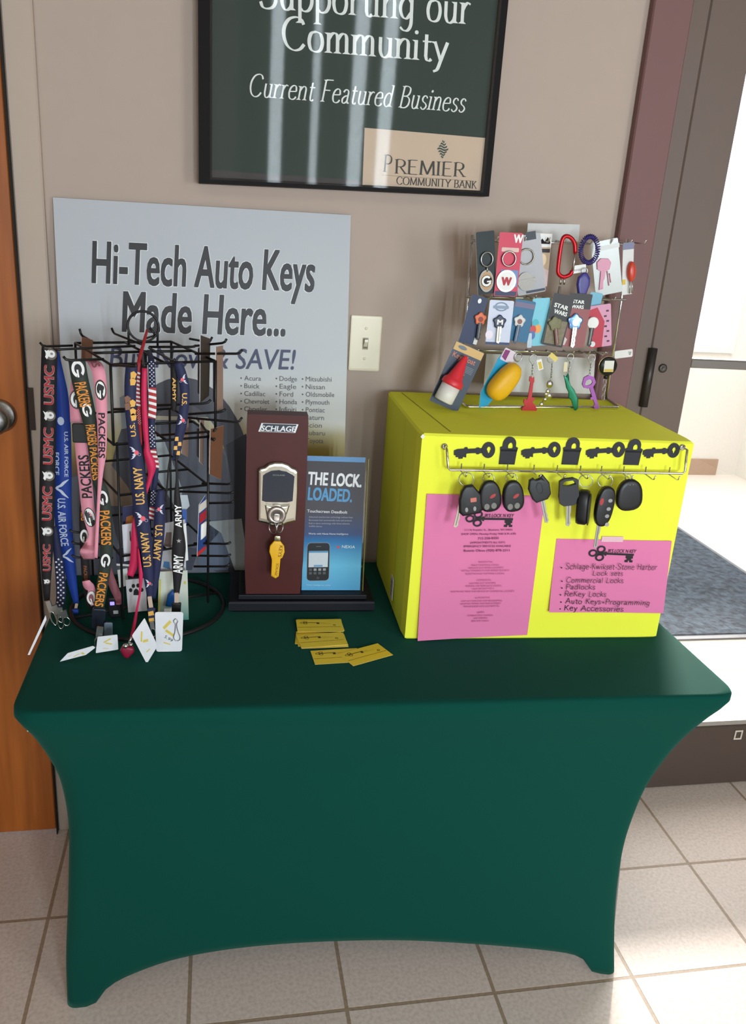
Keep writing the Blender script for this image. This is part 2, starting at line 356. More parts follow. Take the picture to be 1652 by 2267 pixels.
# ------------------------------------------------------------------ the room
YW = 1.82
WALL = mat((198, 178, 165), 0.85, var=0.03, scale=25, bump=0.05, gain=0.86, name='painted_wall')
CEIL = mat((150, 145, 138), .9, name='ceiling_paint'); ROOMP = mat((140, 128, 118), .85, name='room_paint')
def tile_mat():
    m = bpy.data.materials.new('floor_tile'); m.use_nodes = True; nt = m.node_tree; b = nt.nodes['Principled BSDF']
    tc = nt.nodes.new('ShaderNodeTexCoord'); mp = nt.nodes.new('ShaderNodeMapping')
    mp.inputs['Location'].default_value = (0.36 + 0.0, -1.215 + 0.305 * 8, 0)
    nt.links.new(tc.outputs['Object'], mp.inputs['Vector'])
    br = nt.nodes.new('ShaderNodeTexBrick'); br.offset = 0.0; br.squash = 1.0
    br.inputs['Scale'].default_value = 1.0; br.inputs['Brick Width'].default_value = 0.312; br.inputs['Row Height'].default_value = 0.305
    br.inputs['Mortar Size'].default_value = 0.0042; br.inputs['Mortar Smooth'].default_value = 0.2; br.inputs['Bias'].default_value = 0.0
    br.inputs['Color1'].default_value = lin((232, 216, 205)) + (1,); br.inputs['Color2'].default_value = lin((224, 208, 197)) + (1,)
    br.inputs['Mortar'].default_value = lin((172, 150, 128)) + (1,)
    nt.links.new(mp.outputs[0], br.inputs['Vector'])
    nz = nt.nodes.new('ShaderNodeTexNoise'); nz.inputs['Scale'].default_value = 130; nz.inputs['Detail'].default_value = 4
    nt.links.new(tc.outputs['Object'], nz.inputs['Vector'])
    cr = nt.nodes.new('ShaderNodeValToRGB'); cr.color_ramp.elements[0].position = .3; cr.color_ramp.elements[0].color = (.82, .8, .78, 1); cr.color_ramp.elements[1].position = .62; cr.color_ramp.elements[1].color = (1, 1, 1, 1)
    nt.links.new(nz.outputs[0], cr.inputs[0])
    mx = nt.nodes.new('ShaderNodeMix'); mx.data_type = 'RGBA'; mx.blend_type = 'MULTIPLY'; mx.inputs[0].default_value = 1
    nt.links.new(br.outputs[0], mx.inputs[6]); nt.links.new(cr.outputs[0], mx.inputs[7]); nt.links.new(mx.outputs[2], b.inputs['Base Color'])
    b.inputs['Roughness'].default_value = 0.42
    bp = nt.nodes.new('ShaderNodeBump'); bp.invert = True; bp.inputs['Strength'].default_value = .5; bp.inputs['Distance'].default_value = .002
    nt.links.new(br.outputs['Fac'], bp.inputs['Height']); nt.links.new(bp.outputs[0], b.inputs['Normal']); return m
struct(MB().box(-1.7, -2.5, -0.05, 3.7, 1.90, 0, tile_mat()).build('floor', loc=(0, 0, 0)))
struct(MB().box(-1.7, -2.5, 2.75, 3.7, 1.94, 2.8, CEIL).build('ceiling'))
b = MB()
b.box(-1.7, YW, 0, -1.33, YW + .12, 2.75, WALL); b.box(-1.33, YW, 2.12, -.386, YW + .12, 2.75, WALL); b.box(-.386, YW, 0, .884, YW + .12, 2.75, WALL)
b.box(.884, YW, 2.2, 2.06, YW + .12, 2.75, WALL); b.box(2.06, YW, 0, 3.7, YW + .12, 2.75, WALL)
struct(b.build('wall_back'))
struct(MB().box(-1.75, -2.5, 0, -1.65, 1.94, 2.75, ROOMP).build('wall_left'))
struct(MB().box(3.62, -2.5, 0, 3.72, 1.94, 2.75, ROOMP).build('wall_right'))
struct(MB().box(-1.7, -2.52, 0, 3.7, -2.42, 2.75, ROOMP).build('wall_front'))
# windows in the wall behind the camera (daylight); the wide left one is added fill
DAY = emit((0.93, 0.97, 1.0), L_WINDOW); SLIT = emit((0.8, 0.93, 1.0), L_SLIT); LEFT_FILL = emit((0.93, 0.97, 1.0), L_LEFT)
WF = mat((60, 56, 52), .5)
for i, (x0, x1, z0, z1, m) in enumerate([(.34, .42, .9, 1.80, SLIT), (.61, .66, .9, 1.72, SLIT), (.87, .96, .9, 1.84, SLIT), (1.06, 1.15, .9, 1.86, SLIT), (2.35, 3.45, .75, 2.2, DAY), (-1.3, -.35, .9, 2.1, LEFT_FILL)]):
    fr = MB()
    for a in ((x0 - .04, z0 - .04, x1 + .04, z0), (x0 - .04, z1, x1 + .04, z1 + .04), (x0 - .04, z0, x0, z1), (x1, z0, x1 + .04, z1)): fr.box(a[0], -2.418, a[1], a[2], -2.40, a[3], WF)
    o = struct(fr.build('window_%d' % (i + 1)))
    MB().add([(x0, -2.415, z0), (x0, -2.415, z1), (x1, -2.415, z1), (x1, -2.415, z0)], [[0, 1, 2, 3]], m).build('pane', o)
# two ceiling troffers
for cx_, cy_ in ((-.2, -.9), (1.6, -.9)):
    t = thing('ceiling_light', 'recessed white ceiling light panel %s' % ('over the left of the room' if cx_ < 0 else 'over the right of the room'), 'light', (cx_, cy_, 2.735))
    MB().box(cx_ - .32, cy_ - .62, 2.735, cx_ + .32, cy_ + .62, 2.749, WHITE).build('frame', t)
    MB().add([(cx_ - .3, cy_ - .6, 2.733), (cx_ - .3, cy_ + .6, 2.733), (cx_ + .3, cy_ + .6, 2.733), (cx_ + .3, cy_ - .6, 2.733)], [[0, 1, 2, 3]], emit((1, .9, .76), L_CEIL * 3, 'lamp_panel')).build('diffuser', t)

# left door, its casing
WOOD = bpy.data.materials.new('orange_oak'); WOOD.use_nodes = True
nt = WOOD.node_tree; B_ = nt.nodes['Principled BSDF']; tc = nt.nodes.new('ShaderNodeTexCoord'); mp = nt.nodes.new('ShaderNodeMapping'); mp.inputs['Scale'].default_value = (18, 18, 1.2)
nz = nt.nodes.new('ShaderNodeTexNoise'); nz.inputs['Scale'].default_value = 2.5; nz.inputs['Detail'].default_value = 6
cr = nt.nodes.new('ShaderNodeValToRGB'); cr.color_ramp.elements[0].position = .3; cr.color_ramp.elements[0].color = lin((150, 78, 22)) + (1,); cr.color_ramp.elements[1].position = .7; cr.color_ramp.elements[1].color = lin((184, 102, 36)) + (1,)
for a, c_ in ((tc.outputs['Object'], mp.inputs[0]), (mp.outputs[0], nz.inputs['Vector']), (nz.outputs[0], cr.inputs[0]), (cr.outputs[0], B_.inputs['Base Color'])): nt.links.new(a, c_)
B_.inputs['Roughness'].default_value = .35
d1 = struct(MB().box(-1.30, YW - .02, .008, -.391, YW + .025, 2.09, WOOD, .002).build('door_1'))
KO = ony(-2, 920, YW - .02)
lab(MB().lathe((KO.x, YW - .018, KO.z), (0, -1, 0), [(.034, 0), (.036, .004), (.03, .010), (.014, .014), (.013, .03), (.024, .036), (.030, .046), (.030, .056), (.022, .066), (.006, .068)], STEEL, 32).build('door_knob', d1), 'brushed chrome knob')
TRW = mat((190, 172, 157), .6, var=.02, gain=0.98, name='painted_trim')
struct(MB().box(-.386, YW - .016, 0, -.331, YW, 2.75, TRW, .003).build('trim_1'))
struct(MB().box(-.3885, YW - .03, 0, -.386, YW - .004, 2.1, mat((28, 20, 16), .8)).build('trim_2'))
sp = ony(74, 905, YW - .016)
MB().box(-.386, YW - .022, sp.z - .045, -.374, YW - .0165, sp.z + .045, mat((62, 48, 40), .4, .6)).build('strike_plate', bpy.data.objects['trim_1'])

# right door casing (maroon), frame (taupe), glass door
MAR = mat((118, 84, 82), .6, var=.03, scale=12, gain=1.05, name='maroon_paint'); TAU = mat((104, 88, 79), .5, var=.03, scale=12, gain=1.05, name='taupe_metal'); DARKB = mat((74, 60, 52), .5, var=.03, name='dark_bronze')
struct(MB().box(.878, YW - .022, 0, .966, YW, 2.22, MAR, .003).box(.878, YW - .022, 2.13, 2.05, YW, 2.22, MAR, .003).box(1.965, YW - .022, 0, 2.055, YW, 2.22, MAR, .003).build('trim_3'))
struct(MB().box(.966, YW - .012, 0, 1.0085, YW + .11, 2.13, TAU, .002).box(1.925, YW - .012, 0, 1.965, YW + .11, 2.13, TAU, .002).box(1.0085, YW - .012, 2.09, 1.925, YW + .11, 2.13, TAU, .002).build('trim_4'))
d2 = struct(MB().box(1.0125, YW - .006, .215, 1.124, YW + .035, 2.086, TAU, .003).box(1.81, YW - .006, .215, 1.921, YW + .035, 2.086, TAU, .003).box(1.124, YW - .006, 1.98, 1.81, YW + .035, 2.086, TAU, .003).build('door_2'))
lab(MB().box(1.0125, YW - .008, .006, 1.921, YW + .037, .205, DARKB, .003).box(1.0125, YW - .006, .205, 1.921, YW + .035, .219, mat((165, 158, 150), .4, .3), .002).build('kick_rail', d2), 'dark brown bottom rail')  # pale top strip puts the edge highlight of the rail into its colour
MB().box(1.124, YW - .002, 1.222, 1.81, YW + .03, 1.244, mat((120, 114, 108), .4, .2), .003).build('crossbar', d2)
MB().box(1.12, YW + .014, .216, 1.815, YW + .02, 1.985, clear(.01, .04, name='door_glass')).build('glass', d2)
hp = ony(1437, 832, YW - .012)
MB().tube([(1.0105, YW - .018, 1.128), (1.0105, YW - .018, 1.267)], .0105, mat((60, 55, 52), .4, .5), n=12).build('hinge', d2)
sc_ = ony(1467, 815, YW - .006); MB().lathe((sc_.x, YW - .006, sc_.z), (0, -1, 0), [(.0105, 0), (.0105, .003), (.007, .005), (.003, .0035)], mat((70, 64, 60), .4, .5), 20).build('bolt', d2)
F = vplane(YW - .009); q = F.uv(1635, 1627)
lab(MB().ringprism(F, rrect(q[0] - .0125, q[1] - .0155, q[0] + .0125, q[1] + .0155, .001, 2), rrect(q[0] - .008, q[1] - .0105, q[0] + .008, q[1] + .0105, .001, 2), 0, .0006, mat((205, 196, 180), .6)).build('sticker', d2), 'small pale square outline sticker')

# vestibule beyond the glass door
WV = mat((235, 232, 226), .8, name='vestibule_paint'); 
struct(MB().box(.9, 1.90, -.05, 3.8, 5.2, 0, mat((232, 226, 216), .5, name='vestibule_tile')).build('floor.001', loc=(0, 0, 0)))
struct(MB().box(.8, 5.1, 0, 1.9, 5.2, 2.75, WV).box(1.9, 5.1, 0, 3.4, 5.2, .9, WV).box(1.9, 5.1, 2.6, 3.4, 5.2, 2.75, WV).box(3.4, 5.1, 0, 3.8, 5.2, 2.75, WV).build('wall_far'))
struct(MB().box(3.66, 1.94, 0, 3.76, 5.1, 2.75, WV).build('wall_east'))
struct(MB().box(.78, 1.94, 0, .88, 5.1, 2.75, WV).build('wall_west'))
struct(MB().box(.8, 1.94, 2.75, 3.8, 5.2, 2.8, WV).build('ceiling.001'))
struct(MB().box(.88, 5.085, 0, 3.5, 5.1, .115, mat((178, 150, 130), .6)).build('baseboard_far'))
o = struct(MB().ringprism(vplane(5.098), [(1.86, .86), (3.44, .86), (3.44, 2.64), (1.86, 2.64)], [(1.9, .9), (3.4, .9), (3.4, 2.6), (1.9, 2.6)], 0, .02, WV).build('window_7'))
MB().box(1.9, 5.14, .9, 3.4, 5.146, 2.6, clear(.01, .03, name='window_glass')).build('pane', o)
ln = MB(); 
for y_ in (2.455,): ln.box(.9, y_ - .003, 0, 3.6, y_ + .003, .0006, mat((170, 160, 150), .7))
struct(ln.build('trim_5'))
MATM = bpy.data.materials.new('carpet'); MATM.use_nodes = True; nt = MATM.node_tree; B_ = nt.nodes['Principled BSDF']
nz = nt.nodes.new('ShaderNodeTexNoise'); nz.inputs['Scale'].default_value = 38; nz.inputs['Detail'].default_value = 5
tc = nt.nodes.new('ShaderNodeTexCoord'); cr = nt.nodes.new('ShaderNodeValToRGB'); cr.color_ramp.elements[0].position = .35; cr.color_ramp.elements[0].color = lin((40, 49, 60)) + (1,); cr.color_ramp.elements[1].position = .68; cr.color_ramp.elements[1].color = lin((80, 94, 108)) + (1,)
for a, c_ in ((tc.outputs['Object'], nz.inputs['Vector']), (nz.outputs[0], cr.inputs[0]), (cr.outputs[0], B_.inputs['Base Color'])): nt.links.new(a, c_)
B_.inputs['Roughness'].default_value = .95
bp = nt.nodes.new('ShaderNodeBump'); bp.inputs['Strength'].default_value = .8; bp.inputs['Distance'].default_value = .01; nt.links.new(nz.outputs[0], bp.inputs['Height']); nt.links.new(bp.outputs[0], B_.inputs['Normal'])
t = thing('door_mat', 'blue grey carpet mat on the bright floor outside the glass door', 'mat', (1.9, 3.4, 0))
MB().box(1.2, 2.72, 0, 2.57, 4.1, .012, MATM, .004).build('carpet', t)
MB().ringprism(Frame((0, 0, 0), (1, 0, 0), (0, 1, 0)), [(1.18, 2.69), (2.59, 2.69), (2.59, 4.12), (1.18, 4.12)], [(1.2, 2.72), (2.57, 2.72), (2.57, 4.1), (1.2, 4.1)], 0, .008, mat((120, 122, 126), .7)).build('border', t)

# ------------------------------------------------------------------ wall things
# light switch
SF = vplane(YW); IV = mat((226, 216, 190), .35, gain=1.1, var=.02)
s0 = SF.uv(808, 760); t = thing('light_switch', 'ivory toggle light switch on the wall right of the white poster', 'switch', SF(s0[0], s0[1]))
SF2 = SF.shift(s0[0], s0[1], 0)
MB().pillow(SF2, rrect(-.035, -.0605, .035, .0605, .004), 0, .006, IV, .09, False, True).build('cover_plate', t)
MB().ringprism(SF2, rrect(-.0065, -.013, .0065, .013, .001, 2), rrect(-.005, -.0115, .005, .0115, .001, 2), .006, .0068, mat((170, 160, 135), .5)).prism(SF2, [(-.0048, -.011), (.0048, -.011), (.0048, .011), (-.0048, .011)], .006, .0063, mat((120, 110, 90), .6)).build('collar', t)
MB().add([SF2(-.004, -.007, .006), SF2(.004, -.007, .006), SF2(.004, .009, .006), SF2(-.004, .009, .006), SF2(-.0035, .005, .018), SF2(.0035, .005, .018), SF2(.0035, .0105, .018), SF2(-.0035, .0105, .018)], [[0, 1, 5, 4], [1, 2, 6, 5], [2, 3, 7, 6], [3, 0, 4, 7], [4, 5, 6, 7]], mat((240, 232, 210), .3)).build('toggle', t)
for v_ in (-.033, .033): MB().lathe(SF2(0, v_, .0055), SF2.N, [(.0033, 0), (.0033, .001), (.0015, .0016)], IV, 12).build('screw', t)

# framed community sign
ZS = YW - .045
t = thing('wall_sign', 'black framed green sign with white serif lettering hanging above the poster', 'sign', (.27, YW, 1.55))
FR = mat((20, 15, 15), .6, var=.04, spec=.15)
F0 = vplane(ZS); a = F0.uv(440, 405); c = F0.uv(1083, 435); tl = (a[0] - .001, 2.32); tr = (c[0] - .004, 2.33)
out = [a, c, tr, tl]; bw = .026
inn = [(a[0] + bw, a[1] + .012), (c[0] - .018, c[1] + .010), (tr[0] - .018, tr[1] - .03), (tl[0] + bw, tl[1] - .03)]
MB().ringprism(Frame((0, ZS, 0), (1, 0, 0), (0, 0, 1)), out, inn, -.043, 0, FR).build('frame', t)
PZ = ZS + .010; PFm = vplane(PZ)
GRN = mat((30, 50, 42), .7, var=.03, scale=5, gain=1.0)
pb = MB().prism(PFm, [(inn[0][0] - .006, inn[0][1] - .006), (inn[1][0] + .006, inn[1][1] - .006), (inn[2][0] + .006, inn[2][1] + .006), (inn[3][0] - .006, inn[3][1] + .006)], -.006, 0, mat((48, 40, 38), .6))
u0, v0 = PFm.uv(470, 377); u1, v1 = PFm.uv(836, 395); u2 = inn[1][0] + .004
pb.poly(PFm, [(u0 - .01, v0), (u2, v0 + .006), (inn[2][0], 2.3), (inn[3][0], 2.3)], GRN, .0003)
LW = mat((226, 230, 226), .6, gain=1.1)
pb.ptext(PFm, 'Supporting our', (574, 17), (1040, 54), 66, LW, font='serif', h=.0006)
pb.ptext(PFm, 'Community', (624, 109), (992, 138), 62, LW, font='serif', h=.0006)
pb.ptext(PFm, 'Current Featured Business', (553, 213), (1031, 249), 43, LW, font='serif', h=.0006, shear=.22, pen=(.1, .04))
pb.ptext(PFm, 'A PREMIER BUSINESS', (480, 371), (545, 376), 4, mat((70, 100, 90), .6), font='sans', h=.0006) if False else None
pb.build('printed_panel', t)
pl = MB(); pq = [PFm.uv(*p) for p in ((807, 283), (1079, 306), (1072, 432), (802, 420))]
CRM = mat((196, 172, 148), .55, var=.05, scale=20, gain=1.15); DG = mat((50, 48, 40), .6)
pl.prism(PFm, pq, .0008, .0016, CRM)
pl.ptext(PFm, 'P', (847, 380), (866, 382), 34, DG, font='serif', h=.002); pl.ptext(PFm, 'REMIER', (872, 384), (1032, 392), 28, DG, font='serif', h=.002)
pl.ptext(PFm, 'COMMUNITY BANK', (877, 408), (1056, 418), 15, DG, font='serif', h=.002, pen=(.13, .06))
e0, e1 = PFm.uv(846, 387), PFm.uv(1055, 401); pl.add([PFm(e0[0], e0[1], .002), PFm(e1[0], e1[1], .002), PFm(e1[0], e1[1] - .0009, .002), PFm(e0[0], e0[1] - .0009, .002)], [[3, 2, 1, 0]], mat((150, 130, 105), .6))
dc = PFm.uv(980, 331)
for k in range(-3, 4):
    yy = k * .0048; hw = .0115 * (1 - abs(k) / 3.9)
    pts = [(dc[0] - hw + i * hw / 4, dc[1] + yy + .0014 * math.sin(i * .9)) for i in range(9)]
    pl.strip(PFm, [(p[0], p[1] + .0017) for p in pts], [(p[0], p[1] - .0014) for p in pts], mat((38, 66, 56), .6), .002, False)
lab(pl.build('logo_plaque', t), 'cream corner plaque with a striped diamond and dark serif lettering')
MB().add([(inn[0][0] - .004, ZS - .002, inn[0][1] - .004), (inn[1][0] + .004, ZS - .002, inn[1][1] - .004), (inn[2][0] + .004, ZS - .002, inn[2][1] + .004), (inn[3][0] - .004, ZS - .002, inn[3][1] + .004)], [[0, 1, 2, 3]], clear(.19, .08, aniso=.96, name='glossy_cover')).build('clear_cover', t)

# poster leaning on the wall
PV = Vector((0, .088, .773)); PU = Vector((math.cos(.012), 0, math.sin(.012)))
PF = Frame((0, 1.722, .738), PU, PV)
TL, TR = PF.uv(117, 437), PF.uv(777, 472)
u0, u1, ht = TL[0], TR[0], TL[1]
def poster_mat():
    m = bpy.data.materials.new('poster_print'); m.use_nodes = True; nt = m.node_tree; b = nt.nodes['Principled BSDF']
    tc = nt.nodes.new('ShaderNodeTexCoord'); sx = nt.nodes.new('ShaderNodeSeparateXYZ'); nt.links.new(tc.outputs['Object'], sx.inputs[0])
    nz = nt.nodes.new('ShaderNodeTexNoise'); nz.inputs['Scale'].default_value = 7; nt.links.new(tc.outputs['Object'], nz.inputs['Vector'])
    ma = nt.nodes.new('ShaderNodeMath'); ma.operation = 'MULTIPLY_ADD'; ma.inputs[1].default_value = .12
    nt.links.new(nz.outputs[0], ma.inputs[0]); nt.links.new(sx.outputs[2], ma.inputs[2])
    mr = nt.nodes.new('ShaderNodeMapRange'); mr.inputs[1].default_value = .05; mr.inputs[2].default_value = .85; nt.links.new(ma.outputs[0], mr.inputs[0])
    cr = nt.nodes.new('ShaderNodeValToRGB'); E_ = cr.color_ramp
    E_.elements[0].position = 0; E_.elements[0].color = lin((66, 68, 82)) + (1,); E_.elements[1].position = 1; E_.elements[1].color = lin((184, 188, 194)) + (1,)
    for p, c_ in ((.26, (74, 76, 90)), (.30, (128, 96, 52)), (.345, (176, 156, 84)), (.40, (184, 172, 128)), (.46, (208, 206, 198)), (.6, (192, 196, 201))):
        e = E_.elements.new(p); e.color = lin(c_) + (1,)
    nt.links.new(mr.outputs[0], cr.inputs[0])
    nt.links.new(cr.outputs[0], b.inputs['Base Color']); b.inputs['Roughness'].default_value = .5; return m
t = thing('poster', 'white poster with big black slanted lettering leaning on the wall behind the table goods', 'poster', (0, 1.722, .738))
pb = MB(); pb.prism(PF, [(u0, .002), (u1, .002), (u1, ht), (u0, ht)], -.004, 0, poster_mat(), mat((150, 160, 150), .6))
def PP(L): return [PF.uv(*p) for p in L]
DK = mat((74, 75, 86), .5, var=.1, scale=8); DK2 = mat((46, 46, 58), .5, var=.1, scale=8); LG = mat((150, 160, 168), .5); MG = mat((104, 108, 122), .5, var=.1, scale=10); LB = mat((172, 184, 190), .5)
# printed car interior: dashboard, windscreen corner, wheel rim, hub and spokes
def clip(pts): return [(min(max(p[0], u0 + .002), u1 - .002), max(p[1], .003)) for p in pts]
pb.poly(PF, clip(PP([(135, 1060), (300, 1010), (420, 985), (560, 1000), (575, 1280), (150, 1300)])), MG, .0003)
pb.poly(PF, clip(PP([(330, 880), (470, 885), (505, 925), (330, 920)])), mat((96, 96, 104), .5), .0004)
o_, i_ = [], []
for k in range(40):
    a_ = math.radians(-60 + 300 * k / 39); 
    o_.append(PF.uv(402 + 158 * math.cos(a_), 1085 - 250 * math.sin(a_))); i_.append(PF.uv(402 + 108 * math.cos(a_), 1085 - 192 * math.sin(a_)))
pb.strip(PF, clip(o_), clip(i_), DK, .0006, False)
pb.poly(PF, clip(PP([(500, 985), (545, 960), (562, 1080), (560, 1270), (505, 1270), (520, 1120)])), DK2, .0008)
pb.poly(PF, clip(PP([(265, 880), (300, 860), (330, 880), (320, 940), (270, 950)])), LG, .0007)
pb.poly(PF, clip(PP([(345, 930), (430, 930), (500, 1010), (510, 1150), (440, 1230), (350, 1200)])), mat((88, 90, 104), .5, var=.1, scale=14), .0007)
pb.poly(PF, clip(PP([(342, 965), (360, 965), (405, 1085), (392, 1130), (345, 1050)])), LB, .0009)
pb.poly(PF, clip(PP([(232, 1010), (285, 1080), (300, 1120), (230, 1120)])), mat((140, 120, 100), .5), .0007)
pb.poly(PF, clip(PP([(452, 1150), (520, 1150), (530, 1262), (440, 1262)])), mat((92, 104, 128), .5), .0007)
pb.poly(PF, clip(PP([(455, 1155), (535, 1148), (552, 1262), (520, 1262), (490, 1180)])), mat((168, 172, 174), .5), .0009)
pb.poly(PF, clip(PP([(380, 1205), (440, 1215), (425, 1262), (370, 1262)])), mat((56, 60, 78), .5), .0009)
PK = mat((44, 42, 46), .5); PB = mat((54, 58, 92), .5); HALO = mat((236, 238, 240), .5)
for hh, mm, off in ((.0005, HALO, .055), (.0010, PK, .032)):
    pb.ptext(PF, 'Hi-Tech Auto Keys', (203, 625), (697, 645), 92, mm, bold=off, shear=.13, h=hh)
    pb.ptext(PF, 'Made Here...', (270, 733), (632, 743), 90, mm, bold=off, shear=.13, h=hh)
pb.ptext(PF, 'Buy Now & SAVE!', (243, 812), (655, 818), 47, PB, bold=.012, shear=.16, h=.001)
TG = mat((96, 92, 92), .6)
cols = [(532, ['Acura', 'Buick', 'Cadillac', 'Chevrolet', 'Chrysler', 'Daewoo'], [44, 40, 55, 66, 60, 58]), (610, ['Dodge', 'Eagle', 'Ford', 'Honda', 'Infiniti', 'Jeep'], [46, 44, 36, 46, 44, 34]), (668, ['Mitsubishi', 'Nissan', 'Oldsmobile', 'Plymouth', 'Pontiac', 'Saturn', 'Scion', 'Subaru', 'Toyota'], [68, 50, 75, 62, 50, 48, 42, 50, 46])]
for k, (x_, ws, wd_) in enumerate(cols):
    for j, w in enumerate(ws):
        y_ = 842 + 17 * j + k
        if j >= 5 and k < 2 or w in ('Daewoo', 'Jeep'): continue
        pb.ptext(PF, w, (x_ + 9, y_), (x_ + 9 + wd_[j] * .84, y_ + 1), 11, TG, h=.001)
        q = PF.uv(x_ + 2, y_ - 5); pb.poly(PF, ell(q[0], q[1], .0018, .0018, 8), TG, .001)
pb.build('printed_board', t)

# ------------------------------------------------------------------ table and its stretch cover
ZT = .737
CLOTH = mat((12, 67, 58), .7, var=.03, scale=400, gain=1.0, name='green_spandex', bump=.03, spec=.02, sheen=.12)
def lerp_tab(tab, z):
    for (z0, x0), (z1, x1) in zip(tab, tab[1:]):
        if z <= z0 and z >= z1:
            s = (z0 - z) / (z0 - z1); return x0 + (x1 - x0) * s
    return tab[-1][1] if z < tab[-1][0] else tab[0][1]
def sm(tab): 
    c_ = cat_rom([(z, x) for z, x in tab], 8); return [(p[0], p[1]) for p in c_]
xL = sm([(.737, -.316), (.718, -.317), (.676, -.297), (.612, -.277), (.549, -.262), (.444, -.2565), (.28, -.2675), (.12, -.281), (0, -.285)])
xR = sm([(.737, .934), (.715, .932), (.674, .903), (.602, .865), (.515, .833), (.44, .819), (.345, .813), (.21, .824), (.085, .843), (0, .858)])
yFL = sm([(.737, 1.185), (.71, 1.186), (.66, 1.205), (.6, 1.224), (.5, 1.24), (.35, 1.258), (.15, 1.277), (0, 1.285)])
yFR = sm([(.737, 1.149), (.71, 1.150), (.66, 1.166), (.6, 1.181), (.5, 1.195), (.35, 1.207), (.15, 1.221), (0, 1.227)])
hemF = sm([(0, 0), (.03, .006), (.042, .036), (.087, .078), (.19, .122), (.345, .142), (.55, .138), (.72, .115), (.905, .075), (.955, .045), (.967, .012), (1.0, 0)])
def hem_front(u):
    for (a0, z0), (a1, z1) in zip(hemF, hemF[1:]):
        if a0 <= u <= a1: return z0 + (z1 - z0) * (u - a0) / max(1e-6, a1 - a0)
    return 0
YB = 1.79
def corners(z):
    l, r, fl, fr_ = lerp_tab(xL, z), lerp_tab(xR, z), lerp_tab(yFL, z), lerp_tab(yFR, z)
    return [(l, fl), (r, fr_), (r, YB - (fr_ - 1.149) * .8), (l, YB - (fl - 1.185) * .8)]
N1, N2, NZ = 60, 24, 40
vs = []; fs = []
NC = 8
par = []
for sd, n_ in ((0, N1), (1, N2), (2, N1), (3, N2)):
    par += [(sd, i / n_) for i in range(n_ + 1)] + [(10 + sd, (i + 1) / (NC + 1)) for i in range(NC)]
NP = len(par)
def side_hem(u): return .11 * (max(0, min(1, (u - .04) / .25)) * max(0, min(1, (.96 - u) / .25))) ** .6
def edge_pt(C, sd, u, z):
    a, b_ = C[sd], C[(sd + 1) % 4]; ln_ = math.dist(a, b_); rr = (.045 if z > .6 else .045 - .025 * (1 - z / .6)) / ln_
    w = rr + (1 - 2 * rr) * u
    return (a[0] + (b_[0] - a[0]) * w, a[1] + (b_[1] - a[1]) * w)
def pos(sd, u, z):
    C = corners(z)
    if sd < 10: return edge_pt(C, sd, u, z)
    sd -= 10; p0, p2, c_ = edge_pt(C, sd, 1, z), edge_pt(C, (sd + 1) % 4, 0, z), C[(sd + 1) % 4]
    return tuple(p0[k] * (1 - u) ** 2 + 2 * c_[k] * u * (1 - u) + p2[k] * u * u for k in (0, 1))
for j in range(NZ + 1):
    tt = j / NZ
    for sd, u in par:
        hz = 0 if sd >= 10 else hem_front(u) if sd == 0 else (hem_front(1 - u) if sd == 2 else side_hem(u))
        z = hz + (ZT - hz) * tt
        p = pos(sd, u, z)
        vs.append((p[0], p[1], z if j < NZ else ZT))
for j in range(NZ):
    for i in range(NP): fs.append([j * NP + i, j * NP + (i + 1) % NP, (j + 1) * NP + (i + 1) % NP, (j + 1) * NP + i])
# rounded top edge then a flat cap
cxm, cym = .305, 1.48; base = NZ * NP
for k, (ins, dz) in enumerate([(.0025, .0035), (.007, .0055), (.016, .006)]):
    for i in range(NP):
        x, y, z = vs[base + i]; dx, dy = cxm - x, cym - y; l_ = math.hypot(dx, dy)
        vs.append((x + dx / l_ * ins, y + dy / l_ * ins, ZT - .006 + dz))
for j in range(NZ + 1): pass
for i in range(NP): vs[base + i] = (vs[base + i][0], vs[base + i][1], ZT - .006)
for k in range(3):
    for i in range(NP):
        a, b_ = base + k * NP, base + (k + 1) * NP; fs.append([a + i, a + (i + 1) % NP, b_ + (i + 1) % NP, b_ + i])
ring0 = base + 3 * NP
fs.append([ring0 + i for i in range(NP)])
tc_ = MB(); tc_.add(vs, fs[:-1], CLOTH, True); tc_.f.append(fs[-1]); tc_.m.append(0); tc_.sm.append(False)
tcl = tc_.build('tablecloth'); tag(tcl, 'dark green stretch cover pulled tight over the display table', 'tablecloth')
md = tcl.modifiers.new('Solidify', 'SOLIDIFY'); md.thickness = .0016; md.offset = -1
# the folding table inside
t = thing('folding_table', 'white footed folding table hidden under the green stretch cover', 'table', (.305, 1.48, 0))
PLW = mat((225, 225, 222), .5)
MB().prism(Frame((0, 0, .69), (1, 0, 0), (0, 1, 0)), [(-.295, 1.205), (.902, 1.17), (.902, 1.775), (-.295, 1.775)], 0, .038, PLW).build('tabletop', t)
for (x0, y0, x1, y1) in ((-.20, 1.30, -.262, 1.305), (.78, 1.25, .838, 1.246), (.78, 1.66, .836, 1.69), (-.20, 1.66, -.255, 1.68)):
    o = MB().tube([(x0, y0, .69), (x1, y1, .012)], .011, mat((120, 122, 124), .4, .6)).build('leg', t)
    MB().lathe((x1, y1, 0.001), (0, 0, 1), [(.014, 0), (.015, .004), (.013, .03)], PLW, 16).build('foot_cap', o)

